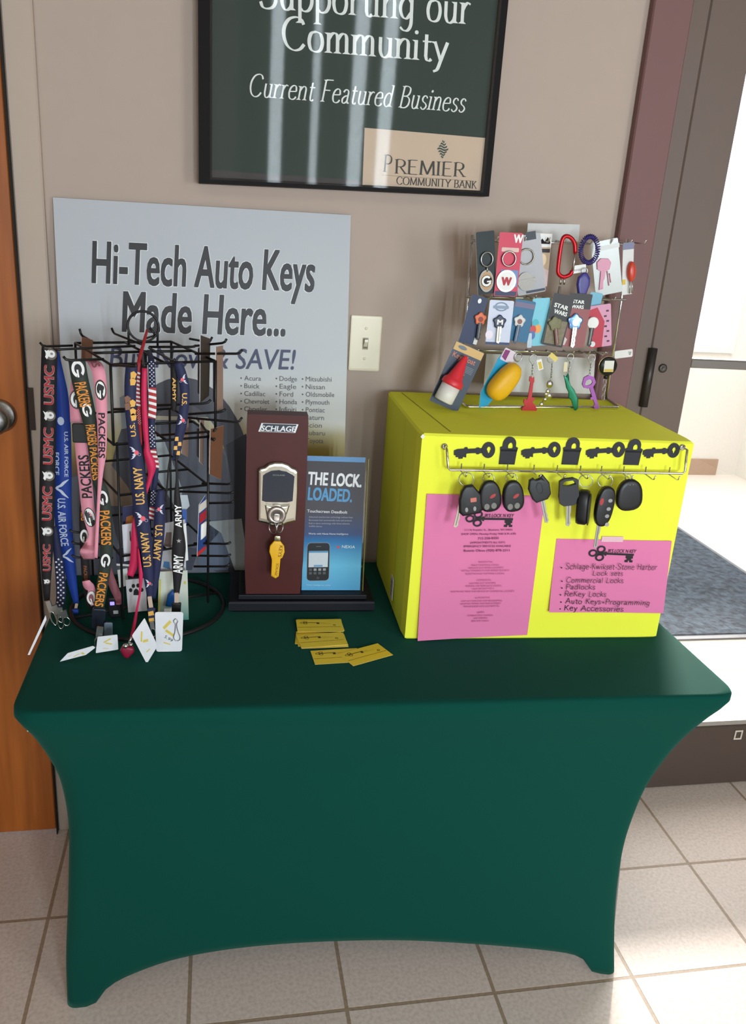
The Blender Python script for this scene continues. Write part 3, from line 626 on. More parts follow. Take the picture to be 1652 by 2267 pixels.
# ------------------------------------------------------------------ yellow box
by0, by1 = 1.390, 1.369
BX = [Vector((.360, 1.390, ZT)), Vector((.889, 1.369, ZT)), Vector((.905, 1.762, ZT)), Vector((.376, 1.786, ZT))]
BF = Frame(BX[0], BX[1] - BX[0], (0, 0, 1)); bW = (BX[1] - BX[0]).length; bH = .412
t = thing('cardboard_box', 'bright yellow paper covered box with black key cutouts standing on the green table', 'box', (.63, 1.57, ZT))
bb = MB(); lv = [(.0035, .0005), (.0, .005), (0, bH - .005), (.0035, bH)]
cc = sum(BX, Vector()) / 4; vs = []; fs = []
nb = 12
def boxloop(ins, z):
    o = []
    for i in range(4):
        a, b_ = BX[i], BX[(i + 1) % 4]
        for k in range(nb):
            s_ = k / nb; p = a.lerp(b_, s_); nrm = (b_ - a).cross(Vector((0, 0, 1))).normalized()
            bul = .0035 * math.sin(math.pi * s_) * math.sin(math.pi * min(1, max(0, z / bH)))
            d_ = cc - p; d_.z = 0; e = min(s_, 1 - s_) * (b_ - a).length
            q_ = p - nrm * 0 + nrm * bul * (0.15 if i == 0 else 1.0) - nrm * ins
            if k == 0: q_ = p + (cc - p).normalized() * (.004 + ins * 1.3)
            o.append(Vector((q_.x, q_.y, ZT + z)))
    return o
zs = [.0005, .004] + [bH * k / 8 for k in range(1, 8)] + [bH - .004, bH]
for z in zs: vs += boxloop(.004 if z in (zs[0], zs[-1]) else 0, z)
n_ = 4 * nb
for j in range(len(zs) - 1):
    for i in range(n_): fs.append([j * n_ + i, j * n_ + (i + 1) % n_, (j + 1) * n_ + (i + 1) % n_, (j + 1) * n_ + i])
fs += [list(range(n_ - 1, -1, -1)), list(range((len(zs) - 1) * n_, len(zs) * n_))]
bb.add(vs, fs, YEL)
bb.build('body', t)
# paper seams on the left side and lid, worn white corner, barcode label
LS = Frame(BX[3], BX[0] - BX[3], (0, 0, 1)); lsW = (BX[0] - BX[3]).length
SEAM = mat((150, 152, 20), .8)
sm_ = MB(); sm_.poly(LS, [(lsW * .70, .003), (lsW * .702 + .001, .003), (lsW * .66 + .001, bH - .004), (lsW * .66, bH - .004)], SEAM, .0042)
TP = Frame(BX[0] + Vector((0, 0, bH)), BX[1] - BX[0], BX[3] - BX[0])
sm_.poly(TP, [(.03, .38), (.032, .38), (.06, .02), (.058, .02)], SEAM, .0006)
sm_.build('paper_seam', t)
lab(MB().prism(BF, [(-.0005, bH - .006), (.004, bH - .010), (.008, bH - .004), (.003, bH - .0005)], .0, .0010, mat((235, 232, 225), .8)).build('torn_corner', t), 'white torn paper at the corner')
q = LS.uv(872, 1300); bc = MB(); bc.prism(LS, [(q[0] - .014, q[1] - .024), (q[0] + .014, q[1] - .024), (q[0] + .014, q[1] + .024), (q[0] - .014, q[1] + .024)], .003, .0048, mat((222, 222, 216), .6))
for k in range(12): bc.poly(LS, [(q[0] - .009, q[1] - .018 + k * .003), (q[0] + .005, q[1] - .018 + k * .003), (q[0] + .005, q[1] - .0165 + k * .003 - (k % 3) * .0004), (q[0] - .009, q[1] - .0165 + k * .003 - (k % 3) * .0004)], INK, .0052)
lab(bc.build('barcode_label', t), 'small white barcode label on the left side')
CUT = mat((40, 40, 46), .7)
def key_cut(A, B):
    a, b_ = BF.uv(*A), BF.uv(*B); L_ = math.dist(a, b_); G = BF.shift(a[0], a[1], .0012, math.atan2(b_[1] - a[1], b_[0] - a[0]))
    s_ = L_ / 92.0; m_ = MB(); S = lambda P: [(x * s_, y * s_) for x, y in P]
    outer = ell(76, 0, 15, 18, 28); inner = []
    for i in range(28):
        a_ = 2 * math.pi * i / 28; r_ = 6.2 if math.sin(a_) > -.1 else 4.4 + 2.2 * abs(math.sin(a_)); inner.append((77 + 4.6 * math.cos(a_) * (1 if math.sin(a_) > -.2 else .7), r_ * math.sin(a_) * 1.15 + .5))
    m_.ringprism(G, S(outer), S(inner), 0, .0009, CUT)
    m_.prism(G, S([(0, 3), (8, 6), (22, 6), (24, 9), (29, 9), (31, 5), (48, 5), (50, 7), (55, 7), (57, 5), (63, 5), (63, -6), (57, -6), (55, -8), (50, -8), (48, -5), (30, -5), (27, -6), (27, -14), (20, -12), (19, -16), (10, -16), (10, -12), (4, -12), (4, -8), (0, -7)]), 0, .0009, CUT)
    m_.build('key_cutout', t)
def lock_cut(Cx, Cy, h_, w_):
    c_ = BF.uv(Cx, Cy); sc = .00087; G = BF.shift(c_[0], c_[1], .0014); w2, h2 = w_ * sc / 2, h_ * sc / 2; m_ = MB()
    m_.prism(G, [(-w2, -h2), (w2 * .9, -h2), (w2, h2 * .1), (-w2, h2 * .1)], 0, .0009, CUT)
    outer = [(-w2, -h2 * .05), (w2, -h2 * .05), (w2 * 1.08, h2 * .22), (w2 * .8, h2 * .3)] + ell(0, h2 * .45, w2 * .8, h2 * .55, 15, 0, math.pi)[1:] + [(-w2 * .8, h2 * .3), (-w2 * 1.08, h2 * .22)]
    inner = []
    for p in outer:
        a_ = math.atan2(p[1] - h2 * .3, p[0]); inner.append((w2 * .3 * math.cos(a_) + w2 * .15, h2 * .3 + h2 * .27 * math.sin(a_)))
    m_.ringprism(G, outer, inner, 0, .0009, CUT)
    m_.build('padlock_cutout', t)
for A, B in (((1005, 1000), (1097, 995)), ((1154, 1000), (1242, 994)), ((1297, 1000), (1384, 994)), ((1423, 1000), (1505, 996))): key_cut(A, B)
for c_ in ((1126, 997, 60, 36), (1266, 998, 60, 38), (1402, 1000, 58, 37)): lock_cut(*c_)

def old_key(m_, F, A, B, sz, ink, h):
    """printed key logo with three lobed bow, bow at A, bit at B"""
    a, b_ = F.uv(*A), F.uv(*B); L_ = math.dist(a, b_); G = F.shift(a[0], a[1], h, math.atan2(b_[1] - a[1], b_[0] - a[0])); s_ = L_ / 100.0
    S = lambda P: [(x * s_, y * s_) for x, y in P]
    for cx_, cy_ in ((-1, 0), (16, 9.5), (16, -9.5)): m_.strip(G, S(ell(cx_ + 4, cy_, 10, 8.5, 22)), S(ell(cx_ + 4, cy_, 6.2, 4.8, 22)), ink)
    m_.poly(G, S([(14, 3), (30, 3), (30, 5), (34, 5), (34, 2), (97, 2), (97, -2.4), (34, -2.4), (34, -5), (30, -5), (30, -3), (14, -3)]), ink)
    m_.poly(G, S([(80, -3), (96, -3), (96, -9), (93, -9), (93, -13), (97, -13), (97, -18), (90, -18), (90, -14), (86, -14), (86, -18), (79, -18), (79, -13), (83, -13), (83, -9), (80, -9)]), ink)
# flyers
def flyer(label, Q, group=None):
    q = [BF.uv(*p) for p in Q]
    m_ = MB(); n = 8; vs = []
    for i in range(n + 1):
        v = i / n
        for j in range(n + 1):
            u = j / n
            p = [(q[0][k] * (1 - u) + q[1][k] * u) * (1 - v) + (q[3][k] * (1 - u) + q[2][k] * u) * v for k in (0, 1)]
            vs.append(BF(p[0], p[1], .0016 + .006 * (v ** 3) * (1 - u) ** 2))
    fs = [[i * (n + 1) + j, (i + 1) * (n + 1) + j, (i + 1) * (n + 1) + j + 1, i * (n + 1) + j + 1] for i in range(n) for j in range(n)]
    m_.add(vs, fs, PINK, True)
    return m_
m_ = flyer('', ((945, 1093), (1207, 1097), (1167, 1405), (923, 1415)))
old_key(m_, BF, (1037, 1147), (1138, 1148), 1, INK, .0035)
m_.ptext(BF, "JR'S LOCK N KEY", (1071, 1144), (1137, 1144), 8, INK, bold=.01, shear=.2, h=.0035)
rows = [(1174, 1028, 1133, "111 N Franklin St., Shawano, WI 54601", 5), (1183, 1020, 1141, "SHOP OPEN: Monday-Friday 9:00 A.M.-6:00", 5), (1193, 1057, 1103, "715-258-8350", 6), (1202, 1040, 1117, "(APPOINTMENTS ALL DAY)", 5), (1210, 1026, 1130, "EMERGENCY SERVICES AVAILABLE", 5), (1220, 1026, 1127, "Bonnie Olson (920) 870-2311", 6)]
for y_, a, b_, s_, hp_ in rows: m_.ptext(BF, s_, (a, y_), (b_, y_ - 1), hp_ * .9, INKP, h=.0042, bold=.008)
rows2 = [(1244, 1058, 1090, 'RESIDENTIAL'), (1251, 1043, 1103, 'REKEY EXISTING LOCKS'), (1257, 1036, 1113, 'REPLACE OLD WORN LOCKSETS'), (1263, 1020, 1127, 'INSTALL DEADBOLTS FOR ADDED SECURITY'), (1270, 1030, 1115, 'ELECTRONIC KEYPAD LOCKS'), (1284, 1054, 1087, 'COMMERCIAL'), (1291, 1038, 1096, 'MASTER KEY SYSTEMS'), (1297, 1030, 1109, 'REPAIR OR REPLACE LOCKS'), (1303, 1044, 1092, 'HIGH SECURITY KEYS'), (1309, 997, 1137, 'ELECTRONIC SALES AND SERVICE OF COMMERCIAL LOCKSETS'), (1323, 1050, 1083, 'AUTOMOTIVE'), (1330, 1020, 1110, 'LOST KEYS REPLACED AND PROGRAMMED'), (1336, 1018, 1108, 'IGNITION REPAIR AND REPLACEMENT'), (1342, 1024, 1104, 'TRANSPONDER KEYS AND REMOTES'), (1355, 1055, 1071, 'SAFES'), (1362, 1033, 1090, 'COMBINATIONS CHANGED'), (1368, 1047, 1078, 'SAFE OPENING'), (1374, 1042, 1081, 'SERVICE CALLS')]
for y_, a, b_, s_ in rows2: m_.ptext(BF, s_, (a, y_), (b_, y_ - 1), 3.6, mat((150, 60, 105), .8), h=.0055)
tag(m_.build('flyer'), 'tall pink printed flyer taped on the left of the yellow box front', 'flyer')
m_ = flyer('', ((1232, 1192), (1487, 1197), (1468, 1357), (1213, 1352)))
old_key(m_, BF, (1309, 1223), (1405, 1227), 1, INK, .0035)
m_.ptext(BF, "JR'S LOCK N KEY", (1343, 1222), (1407, 1223), 8, INK, bold=.01, shear=.2, h=.0035)
for s_, A, B, hp_ in (('Schlage-Kwikset-Stone Harbor', (1250, 1257), (1451, 1259), 13), ('Lock sets', (1310, 1271), (1376, 1272), 11), ('Commercial Locks', (1251, 1287), (1377, 1288), 12), ('Padlocks', (1251, 1302), (1315, 1302), 12), ('ReKey Locks', (1248, 1317), (1339, 1318), 12), ('Auto Keys+Programming', (1249, 1333), (1434, 1337), 12), ('Key Accessories', (1247, 1348), (1377, 1351), 12)):
    m_.ptext(BF, s_, A, B, hp_, INK, font='hand', pen=(.085, .085), h=.0065)
    if s_ != 'Lock sets': q = BF.uv(A[0] - 9, A[1] - 3); m_.poly(BF, ell(q[0], q[1], .0016, .0016, 8), INK, .0065)
q = BF.uv(1355, 1192); m_.poly(BF, [(q[0] - .022, q[1] - .006), (q[0] + .022, q[1] - .006), (q[0] + .022, q[1] + .005), (q[0] - .022, q[1] + .005)], mat((232, 190, 200), .3), .003)
tag(m_.build('flyer'), 'small pink flyer with handwritten list on the right of the yellow box front', 'flyer')

# hook rail screwed on the box
t = thing('hook_rail', 'chrome wire rail with small hooks across the yellow box front', 'hook rail', BF(.31, .33, 0))
nR = .020
P_ = [BF.uv(*p) for p in ((984, 988), (986, 1033), (1504, 1042), (1510, 990))]
MB().tube([BF(P_[0][0], P_[0][1] + .002, .0042), BF(P_[0][0], P_[0][1], nR), BF(P_[1][0], P_[1][1] + .004, nR), BF(P_[1][0] + .004, P_[1][1], nR), BF(P_[2][0] - .004, P_[2][1], nR), BF(P_[2][0], P_[2][1] + .004, nR), BF(P_[3][0], P_[3][1], nR), BF(P_[3][0], P_[3][1] + .002, .0042)], .0024, CHROME).build('bar', t)
for q in (P_[0], P_[3]): MB().lathe(BF(q[0], q[1], .001), BF.N, [(.006, 0), (.006, .002), (.003, .003)], CHROME, 14).build('bracket', t)
HK = []
for x_ in (1016, 1066, 1117, 1175, 1226, 1277, 1323, 1372, 1420, 1472):
    u_, v_ = BF.uv(x_, 1035 + (x_ - 985) * .0165); v_ -= .0015; HK.append((u_, v_))
    MB().tube([BF(u_, v_ + .014, nR - .004), BF(u_, v_, nR - .004), BF(u_, v_ - .001, nR + .028), BF(u_, v_ + .001, nR + .033), BF(u_, v_ + .008, nR + .036)], .0013, CHROME, n=6).build('hook', t)

# car keys hanging on the rail
RUB = mat((20, 20, 23), .42, var=.1); RUB2 = mat((34, 36, 40), .5); GRYB = mat((150, 150, 150), .5); REDB = mat((170, 48, 50), .5); ORB = mat((200, 110, 95), .5)
KN = nR + .018
def key_thing(label, u, v, ring_r=.013):
    t = thing('car_key', label, 'key', BF(u, v, KN), None); return t
def kframe(A, B, wpx, n=KN):
    a, b_ = BF.uv(*A), BF.uv(*B); a2 = [x for x in a]; d_ = np.array(a) - np.array(b_); ang = math.atan2(d_[1], d_[0]) - math.pi / 2
    G = BF.shift(b_[0], b_[1], n, ang); G.h = float(np.linalg.norm(d_)); G.w = wpx * .00084; return G
def kring(t, x, y, r=15):
    q = BF.uv(x, y); MB().ring(BF, q[0], q[1], r * .00084, .0009, STEEL, h=KN - .002, tilt=.004).build('key_ring', t)
def blade(m_, G, x, y0, y1, w, m=NICKEL):
    m_.prism(G, [(x - w / 2, y0), (x + w * .1, y0 - w * .3), (x + w / 2, y0 + w * .4), (x + w * .35, y0 + (y1 - y0) * .2), (x + w / 2, y0 + (y1 - y0) * .3), (x + w * .3, y0 + (y1 - y0) * .45), (x + w / 2, y0 + (y1 - y0) * .6), (x + w / 2, y1), (x - w / 2, y1)], .0035, .006, m)
    m_.prism(G, [(x - w * .12, y0 + w * .3), (x + w * .06, y0 + w * .3), (x + w * .06, y1), (x - w * .12, y1)], .0058, .0062, mat((120, 118, 110), .4, 1.0))
def ushape(w, h, n=10, top=.5, bot=.5):
    """rounded outline: width w, height h; flatter or rounder at top/bottom"""
    o = []
    for i in range(28):
        a_ = 2 * math.pi * i / 28; ex = .78
        c_, s_ = math.cos(a_), math.sin(a_); ww = w / 2 * (1 + (top - bot) * s_ * .5)
        o.append((math.copysign(abs(c_) ** ex, c_) * ww, h / 2 + math.copysign(abs(s_) ** ex, s_) * h / 2))
    return o
# 1 remote head key, orange button
t = key_thing('black remote head key with orange button, first from the left on the rail', *BF.uv(1024, 1090)); kring(t, 1022, 1048)
G = kframe((1026, 1056), (1030, 1120), 42)
MB().pillow(G, [(-.022, .006), (-.016, -.001), (.016, 0), (.021, .006), (.020, .035), (.012, .046), (.006, .055), (-.008, .055), (-.016, .046), (-.021, .03)], 0, .012, RUB, .2, True, True).build('key_head', t)
m_ = MB(); m_.prism(G, rrect(-.001, .024, .010, .032, .001, 2), .0115, .0125, ORB)
for x_ in (-.009, .006): m_.prism(G, ell(x_, .011, .0028, .0045, 12), .0115, .0124, GRYB)
m_.build('buttons', t); G2 = kframe((1008, 1100), (997, 1148), 10); m_ = MB(); blade(m_, G2, 0, 0, G2.h + .01, .008); m_.build('blade', t)
# 2, 3 oval remotes
for x_, lbl, w_, hx in ((1072, 'round black remote with red button and two grey buttons, between two other keys', 46, 0), (1122, 'narrower oval black remote with red button, third from the left on the rail', 45, 0)):
    t = key_thing(lbl, *BF.uv(x_, 1090)); t['category'] = 'remote'; t.name = 'key_remote'; kring(t, x_ - 2, 1046, 11)
    G = kframe((x_ - 4, 1048), (x_, 1114), w_)
    MB().pillow(G, ushape(G.w * 1.02, G.h, top=-.05, bot=.25), 0, .013, RUB, .25, True, True).build('housing', t)
    m_ = MB(); m_.prism(G.shift(.004, G.h * .52, 0, .5), ell(0, 0, .0062, .0032, 14), .0125, .0135, REDB)
    for dx in (-.008, .005): m_.prism(G, ell(dx, G.h * .2, .005, .0058, 14), .0125, .0134, mat((120, 118, 112), .5))
    m_.build('buttons', t)
# 4 transponder key, tilted
t = key_thing('black headed car key with oval dimple, tilted with long steel blade', *BF.uv(1178, 1068)); G = kframe((1170, 1036), (1184, 1092), 42)
MB().pillow(G, [(-.012, .0), (.010, .0), (.018, .008), (.020, .03), (.012, .048), (.006, .048), (.005, .043), (-.004, .043), (-.006, .048), (-.014, .046), (-.020, .03), (-.017, .008)], 0, .009, RUB2, .15, True, True).build('key_head', t)
MB().ringprism(G, ell(0, .026, .0065, .012, 20), ell(0, .026, .0045, .0098, 20), .0088, .0096, RUB).build('emblem', t)
G2 = kframe((1184, 1090), (1194, 1138), 10); m_ = MB(); blade(m_, G2, 0, 0, G2.h, .0075, STEEL); m_.build('blade', t)
# 5 shield head key
t = key_thing('black shield headed car key with a slot at its top and straight blade', *BF.uv(1242, 1070)); G = kframe((1241, 1043), (1241, 1098), 38)
MB().ringprism(G, [(-.016, .0), (-.010, -.004), (.010, -.004), (.016, 0), (.0185, .014), (.017, .044), (.009, .048), (-.009, .048), (-.017, .044), (-.0185, .014)], [(-.002, .034), (-.001, .034), (.001, .034), (.002, .034), (.013, .036), (.010, .042), (.006, .044), (-.006, .044), (-.010, .042), (-.013, .036)], 0, .008, RUB2).build('key_head', t)
G2 = kframe((1241, 1098), (1240, 1145), 12); m_ = MB(); blade(m_, G2, 0, 0, G2.h + .002, .009, STEEL); m_.build('blade', t)
# 6 narrow fob seen edge on
t = key_thing('narrow black fob hanging edge on from a big steel ring', *BF.uv(1274, 1108)); t.name = 'key_remote'; t['category'] = 'remote'; kring(t, 1281, 1052, 14)
G = kframe((1278, 1069), (1271, 1145), 27); G = Frame(G.O, G.U * .5 + G.N * -.85, G.V)
MB().pillow(G, ushape(.036, .067), -.010, .010, RUB, .2, True, True).build('housing', t)
MB().pillow(G, ushape(.03, .06), .0101, .0125, RUB2, .2, True, True).build('faceplate', t)
# 7 flip key
t = key_thing('black flip remote with three grey buttons and blade pointing down', *BF.uv(1318, 1100)); kring(t, 1323, 1052, 15)
G = kframe((1325, 1064), (1308, 1146), 38)
MB().pillow(G, ushape(G.w * 1.05, G.h + .003, top=.1, bot=0), 0, .014, RUB, .15, True, True).build('housing', t)
m_ = MB()
for v_ in (.022, .036, .052): m_.prism(G, ell(.006, v_, .0042, .0036, 12), .0138, .0148, GRYB)
m_.prism(G, ell(-.010, .049, .0038, .007, 14), .0138, .0146, REDB); m_.prism(G, ell(.009, .006, .004, .004, 14), .0138, .0152, STEEL); m_.build('buttons', t)
G2 = kframe((1307, 1142), (1299, 1193), 10); m_ = MB(); blade(m_, G2, 0, 0, G2.h + .004, .0075, STEEL); m_.build('blade', t)
# 8 plain fob
t = key_thing('plain rounded black fob without buttons, rightmost on the rail', *BF.uv(1370, 1080)); t.name = 'key_remote'; t['category'] = 'remote'
G = kframe((1372, 1046), (1369, 1112), 56); MB().pillow(G, ushape(G.w * 1.03, G.h, top=-.12, bot=.15), 0, .014, RUB, .3, True, True).build('housing', t)
MB().ring(G, 0, G.h + .002, .006, .0009, STEEL, 16).build('key_ring', t); m_ = MB()
for s_ in (-.003, .003): m_.ball(G(s_, G.h - .008, .014), .0012, STEEL, 6)
m_.build('rivets', t)

# ------------------------------------------------------------------ wooden lock display with brochure
t = thing('lock_display', 'dark red wood lock display block with a keypad deadbolt on a black base', 'display', (.17, 1.58, ZT))
NAVB = mat((19, 20, 28), .55, var=.08, spec=.25); RWOOD = mat((78, 32, 29), .5, var=.18, spec=.3, scale=30, name='stained_wood')
yaw = -.035; LB_ = Frame((.027, 1.524, ZT), (math.cos(yaw), math.sin(yaw), 0), (-math.sin(yaw), math.cos(yaw), 0))
MB().pillow(LB_, [(0, 0), (.298, 0), (.298, .155), (0, .155)], 0, .025, NAVB, .03, False, True).build('base', t)
MB().pillow(LB_, [(.020, .006), (.281, .006), (.281, .13), (.020, .13)], .0252, .037, NAVB, .03, False, True).build('plinth', t)
yF = 1.534; WFm = Frame((0, yF, 0), (math.cos(yaw), math.sin(yaw), 0), (0, 0, 1))
a, b_ = WFm.uv(544, 1316), WFm.uv(668, 1317); ztop = WFm.uv(548, 917)[1]; zb = ZT + .0373
wx0, wx1 = WFm.uv(545, 1100)[0] - .001, WFm.uv(677, 1100)[0]
m_ = MB(); m_.pillow(Frame(WFm(0, 0, 0), WFm.U, -WFm.N), [(wx0, 0), (wx1, 0), (wx1, .040), (wx0, .040)], zb, ztop, RWOOD, .02, False, True); m_.build('wood_block', t)
m_ = MB(); q = [WFm.uv(*p) for p in ((572, 955), (579, 936), (661, 939), (654, 958))]
cq = np.mean(np.array(q), 0)
def scaled(Q, k): return [tuple(cq + (np.array(p) - cq) * k) for p in Q]
SIL = mat((222, 224, 226), .3, .2); m_.prism(WFm, q, .0002, .002, SIL); m_.prism(WFm, scaled(q, .90), .002, .0023, mat((34, 38, 56), .4))
m_.ptext(WFm, 'SCHLAGE', (578, 953), (655, 955), 12.5, SIL, bold=.035, shear=.15, h=.0027); m_.build('name_badge', t)
# escutcheon
ec = WFm.uv(612, 1090); EF = WFm.shift(ec[0], ec[1], .0); k_ = .00087
def EP(L): return [((x - 612) * k_ * 1.06, (1090 - y) * k_ * 1.06) for x, y in L]
eo = EP([(575, 1152), (594, 1156), (604, 1162), (624, 1162), (636, 1155), (655, 1150), (656, 1090), (655, 1040), (650, 1035), (643, 1033), (634, 1026), (622, 1022), (606, 1022), (594, 1026), (586, 1033), (576, 1036), (573, 1040), (574, 1090)])
MB().pillow(EF, eo, .0003, .012, NICKEL, .12, False, True).build('escutcheon', t)
lab(MB().prism(EF, EP([(582, 1104), (590, 1107), (634, 1107), (646, 1104), (648, 1050), (644, 1046), (632, 1040), (616, 1037), (600, 1039), (588, 1045), (583, 1050)]), .0121, .0135, mat((40, 46, 58), .25)).text(EF, 'SCHLAGE', EP([(603, 1049)])[0], EP([(628, 1049)])[0], .0028, mat((130, 136, 146), .5), h=.0138, bold=.02).build('touchscreen', t), 'dark touchscreen panel')
MB().pillow(EF, EP([(588, 1112), (612, 1116), (640, 1112), (630, 1146), (612, 1150), (594, 1146)]), .0122, .019, NICKEL, .3, False, True).build('lower_boss', t)
cy_ = EP([(613, 1133)])[0]; MB().lathe(EF(cy_[0], cy_[1], .0125), EF.N, [(.0185, 0), (.0185, .010), (.0165, .0125), (.010, .013), (.010, .0115), (.001, .0115)], mat((196, 184, 176), .3, .8), 28).build('lock_cylinder', t)
# brochure standing on the base
QF = vplane(1.552, yaw); q = [QF.uv(*p) for p in ((679, 1009), (810, 1013), (797, 1308), (669, 1305))]; lx = WFm(wx1, 0, 0).x + .0012; zl = ZT + .0378; q = [(lx, q[0][1]), q[1], (q[2][0], zl), (lx, zl)]
t2 = thing('brochure', 'blue and black lock brochure card in a clear holder beside the wooden block', 'brochure', QF(q[2][0] - .05, q[2][1], 0))
def bro_mat():
    m = bpy.data.materials.new('brochure_print'); m.use_nodes = True; nt = m.node_tree; b = nt.nodes['Principled BSDF']
    tc = nt.nodes.new('ShaderNodeTexCoord'); sx = nt.nodes.new('ShaderNodeSeparateXYZ'); nt.links.new(tc.outputs['Object'], sx.inputs[0])
    mr = nt.nodes.new('ShaderNodeMapRange'); mr.inputs[1].default_value = 0; mr.inputs[2].default_value = .28; nt.links.new(sx.outputs[2], mr.inputs[0])
    cr = nt.nodes.new('ShaderNodeValToRGB'); e = cr.color_ramp.elements; e[0].position = 0; e[0].color = lin((90, 165, 210)) + (1,); e[1].position = 1; e[1].color = lin((62, 60, 66)) + (1,)
    for p, c_ in ((.2, (110, 190, 226)), (.40, (38, 110, 170)), (.44, (60, 82, 128)), (.62, (72, 72, 82))):
        k = cr.color_ramp.elements.new(p); k.color = lin(c_) + (1,)
    nt.links.new(mr.outputs[0], cr.inputs[0]); nt.links.new(cr.outputs[0], b.inputs['Base Color']); b.inputs['Roughness'].default_value = .3; return m
m_ = MB(); m_.prism(QF, q[::-1], -.001, 0, bro_mat(), WHITE)
TP_ = [q[0], q[1], (q[1][0] - .001, q[1][1] - .010), (q[0][0], q[0][1] - .010)]; m_.poly(QF, TP_[::-1], mat((90, 140, 190), .4), .0003)
SKY = mat((86, 152, 200), .4); WT = mat((230, 232, 234), .5)
m_.ptext(QF, 'THE LOCK.', (681, 1072), (800, 1078), 30, WT, bold=.05, h=.0004); m_.ptext(QF, 'LOADED.', (681, 1106), (779, 1111), 30, SKY, bold=.05, h=.0004)
m_.ptext(QF, 'Touchscreen Deadbolt', (680, 1134), (769, 1137), 7, WT, bold=.015, h=.0004)
for s_, y_, x1 in (('Advanced touchscreen technology without keys', 1146, 781), ('Illuminated lock automatically locks and protects', 1153, 779), ('Built in alarm technology with three selective', 1160, 774), ('audible alarms', 1166, 713)): m_.ptext(QF, s_, (684, y_), (x1, y_ + 1), 4, mat((170, 172, 180), .5), h=.0004)
m_.ptext(QF, 'Works with Nexia Home Intelligence', (683, 1183), (771, 1184), 4.4, WT, h=.0004)
m_.ptext(QF, 'NEXIA', (757, 1213), (786, 1214), 7, WT, h=.0004); dq = QF.uv(749, 1211); m_.poly(QF, ell(dq[0], dq[1], .003, .0035, 10), mat((190, 80, 96), .5), .0004)
m_.ptext(QF, 'home intelligence online', (679, 1296), (732, 1297), 3.4, mat((190, 215, 230), .5), h=.0004)
ph = [QF.uv(*p) for p in ((681, 1192), (734, 1193), (729, 1286), (678, 1285))]
pf_ = QF.shift((ph[3][0] + ph[2][0]) / 2, ph[3][1], .0, .02); pw, phh = .045, .083
m_.poly(pf_, rrect(-pw / 2 - .0008, -.0008, pw / 2 + .0008, phh + .0008, .008), mat((150, 156, 162), .4), .0004); m_.poly(pf_, rrect(-pw / 2, 0, pw / 2, phh, .0075), mat((34, 36, 42), .4), .0006)
m_.poly(pf_, [(-pw * .44, .030), (pw * .44, .030), (pw * .44, .066), (-pw * .44, .066)], mat((206, 214, 222), .5), .0008)
m_.poly(pf_, [(-pw * .44, .062), (pw * .44, .062), (pw * .44, .066), (-pw * .44, .066)], mat((90, 150, 190), .5), .001); m_.poly(pf_, [(-.009, .031), (.009, .031), (.009, .035), (-.009, .035)], mat((110, 160, 200), .5), .001)
for i in range(4):
    for j in range(2): m_.poly(pf_, rrect(-.0185 + i * .0095, .014 + j * .008, -.0125 + i * .0095, .0195 + j * .008, .001, 2), mat((150, 155, 160) if j and i else (84, 88, 94), .5), .001)
m_.poly(pf_, ell(0, .006, .003, .003, 12), mat((70, 74, 80), .4), .001); m_.poly(pf_, rrect(-.005, .075, .005, .0763, .0005, 2), mat((110, 112, 116), .4), .001)
m_.build('printed_card', t2)
x1_ = max(p[0] for p in q); hb = q[2][1]; m_ = MB(); AC = clear(.03, .08, (.97, .97, .93))
m_.prism(QF, [(q[3][0], hb), (q[2][0] + .006, hb), (q[1][0] + .006, q[1][1] - .002), (q[0][0], q[0][1])], -.004, -.0022, AC)
m_.prism(QF, [(q[2][0] + .0045, hb), (q[2][0] + .006, hb), (q[1][0] + .006, q[1][1] - .002), (q[1][0] + .0045, q[1][1] - .002)], -.0021, .004, mat((170, 160, 80), .3, trans=.4)); m_.build('clear_holder', t2)
# yellow key hanging on a ring in the lock
t = thing('yellow_key', 'yellow plastic capped key hanging from a ring in the deadbolt cylinder', 'key', EF(cy_[0], cy_[1] - .04, .026))
MB().pillow(EF.shift(cy_[0], cy_[1], 0), rrect(-.006, -.011, .006, .005, .004), .0245, .028, CHROME, .2, True, True).build('key_head', t)
KR = EF.shift(cy_[0] - .001, cy_[1] - .014, .027); MB().ring(KR, -.006, -.010, .012, .0012, STEEL, 22, rx=.007, tilt=.006).ring(KR, .008, -.009, .011, .0012, STEEL, 22, rx=.006, tilt=-.006).build('key_ring', t)
YK = mat((238, 178, 30), .45, gain=1.1); G = WFm.shift(*WFm.uv(608, 1266), .026, -.03)
m_ = MB(); L_ = .078; m_.pillow(G, [(-.004, .002), (.001, -.001), (.007, .004), (.0085, .042), (.012, .044), (.0155, .056), (.014, .068), (.006, .078), (-.006, .078), (-.0135, .068), (-.0145, .056), (-.010, .044), (-.0085, .038), (-.008, .004)], 0, .006, YK, .12, True, True)
TXB = mat((120, 84, 20), .6); m_.text(G, 'SCHLAGE', (.001, .032), (-.001, .006), .005, TXB, h=.0063, bold=.01); m_.text(G, 'KEYS', (.005, .070), (.003, .046), .007, TXB, h=.0063, bold=.01); m_.build('key_cap', t)
MB().pillow(G, rrect(-.006, .078, .006, .089, .003), .001, .005, mat((170, 160, 130), .3, .8), .1, True, True).build('collar', t)

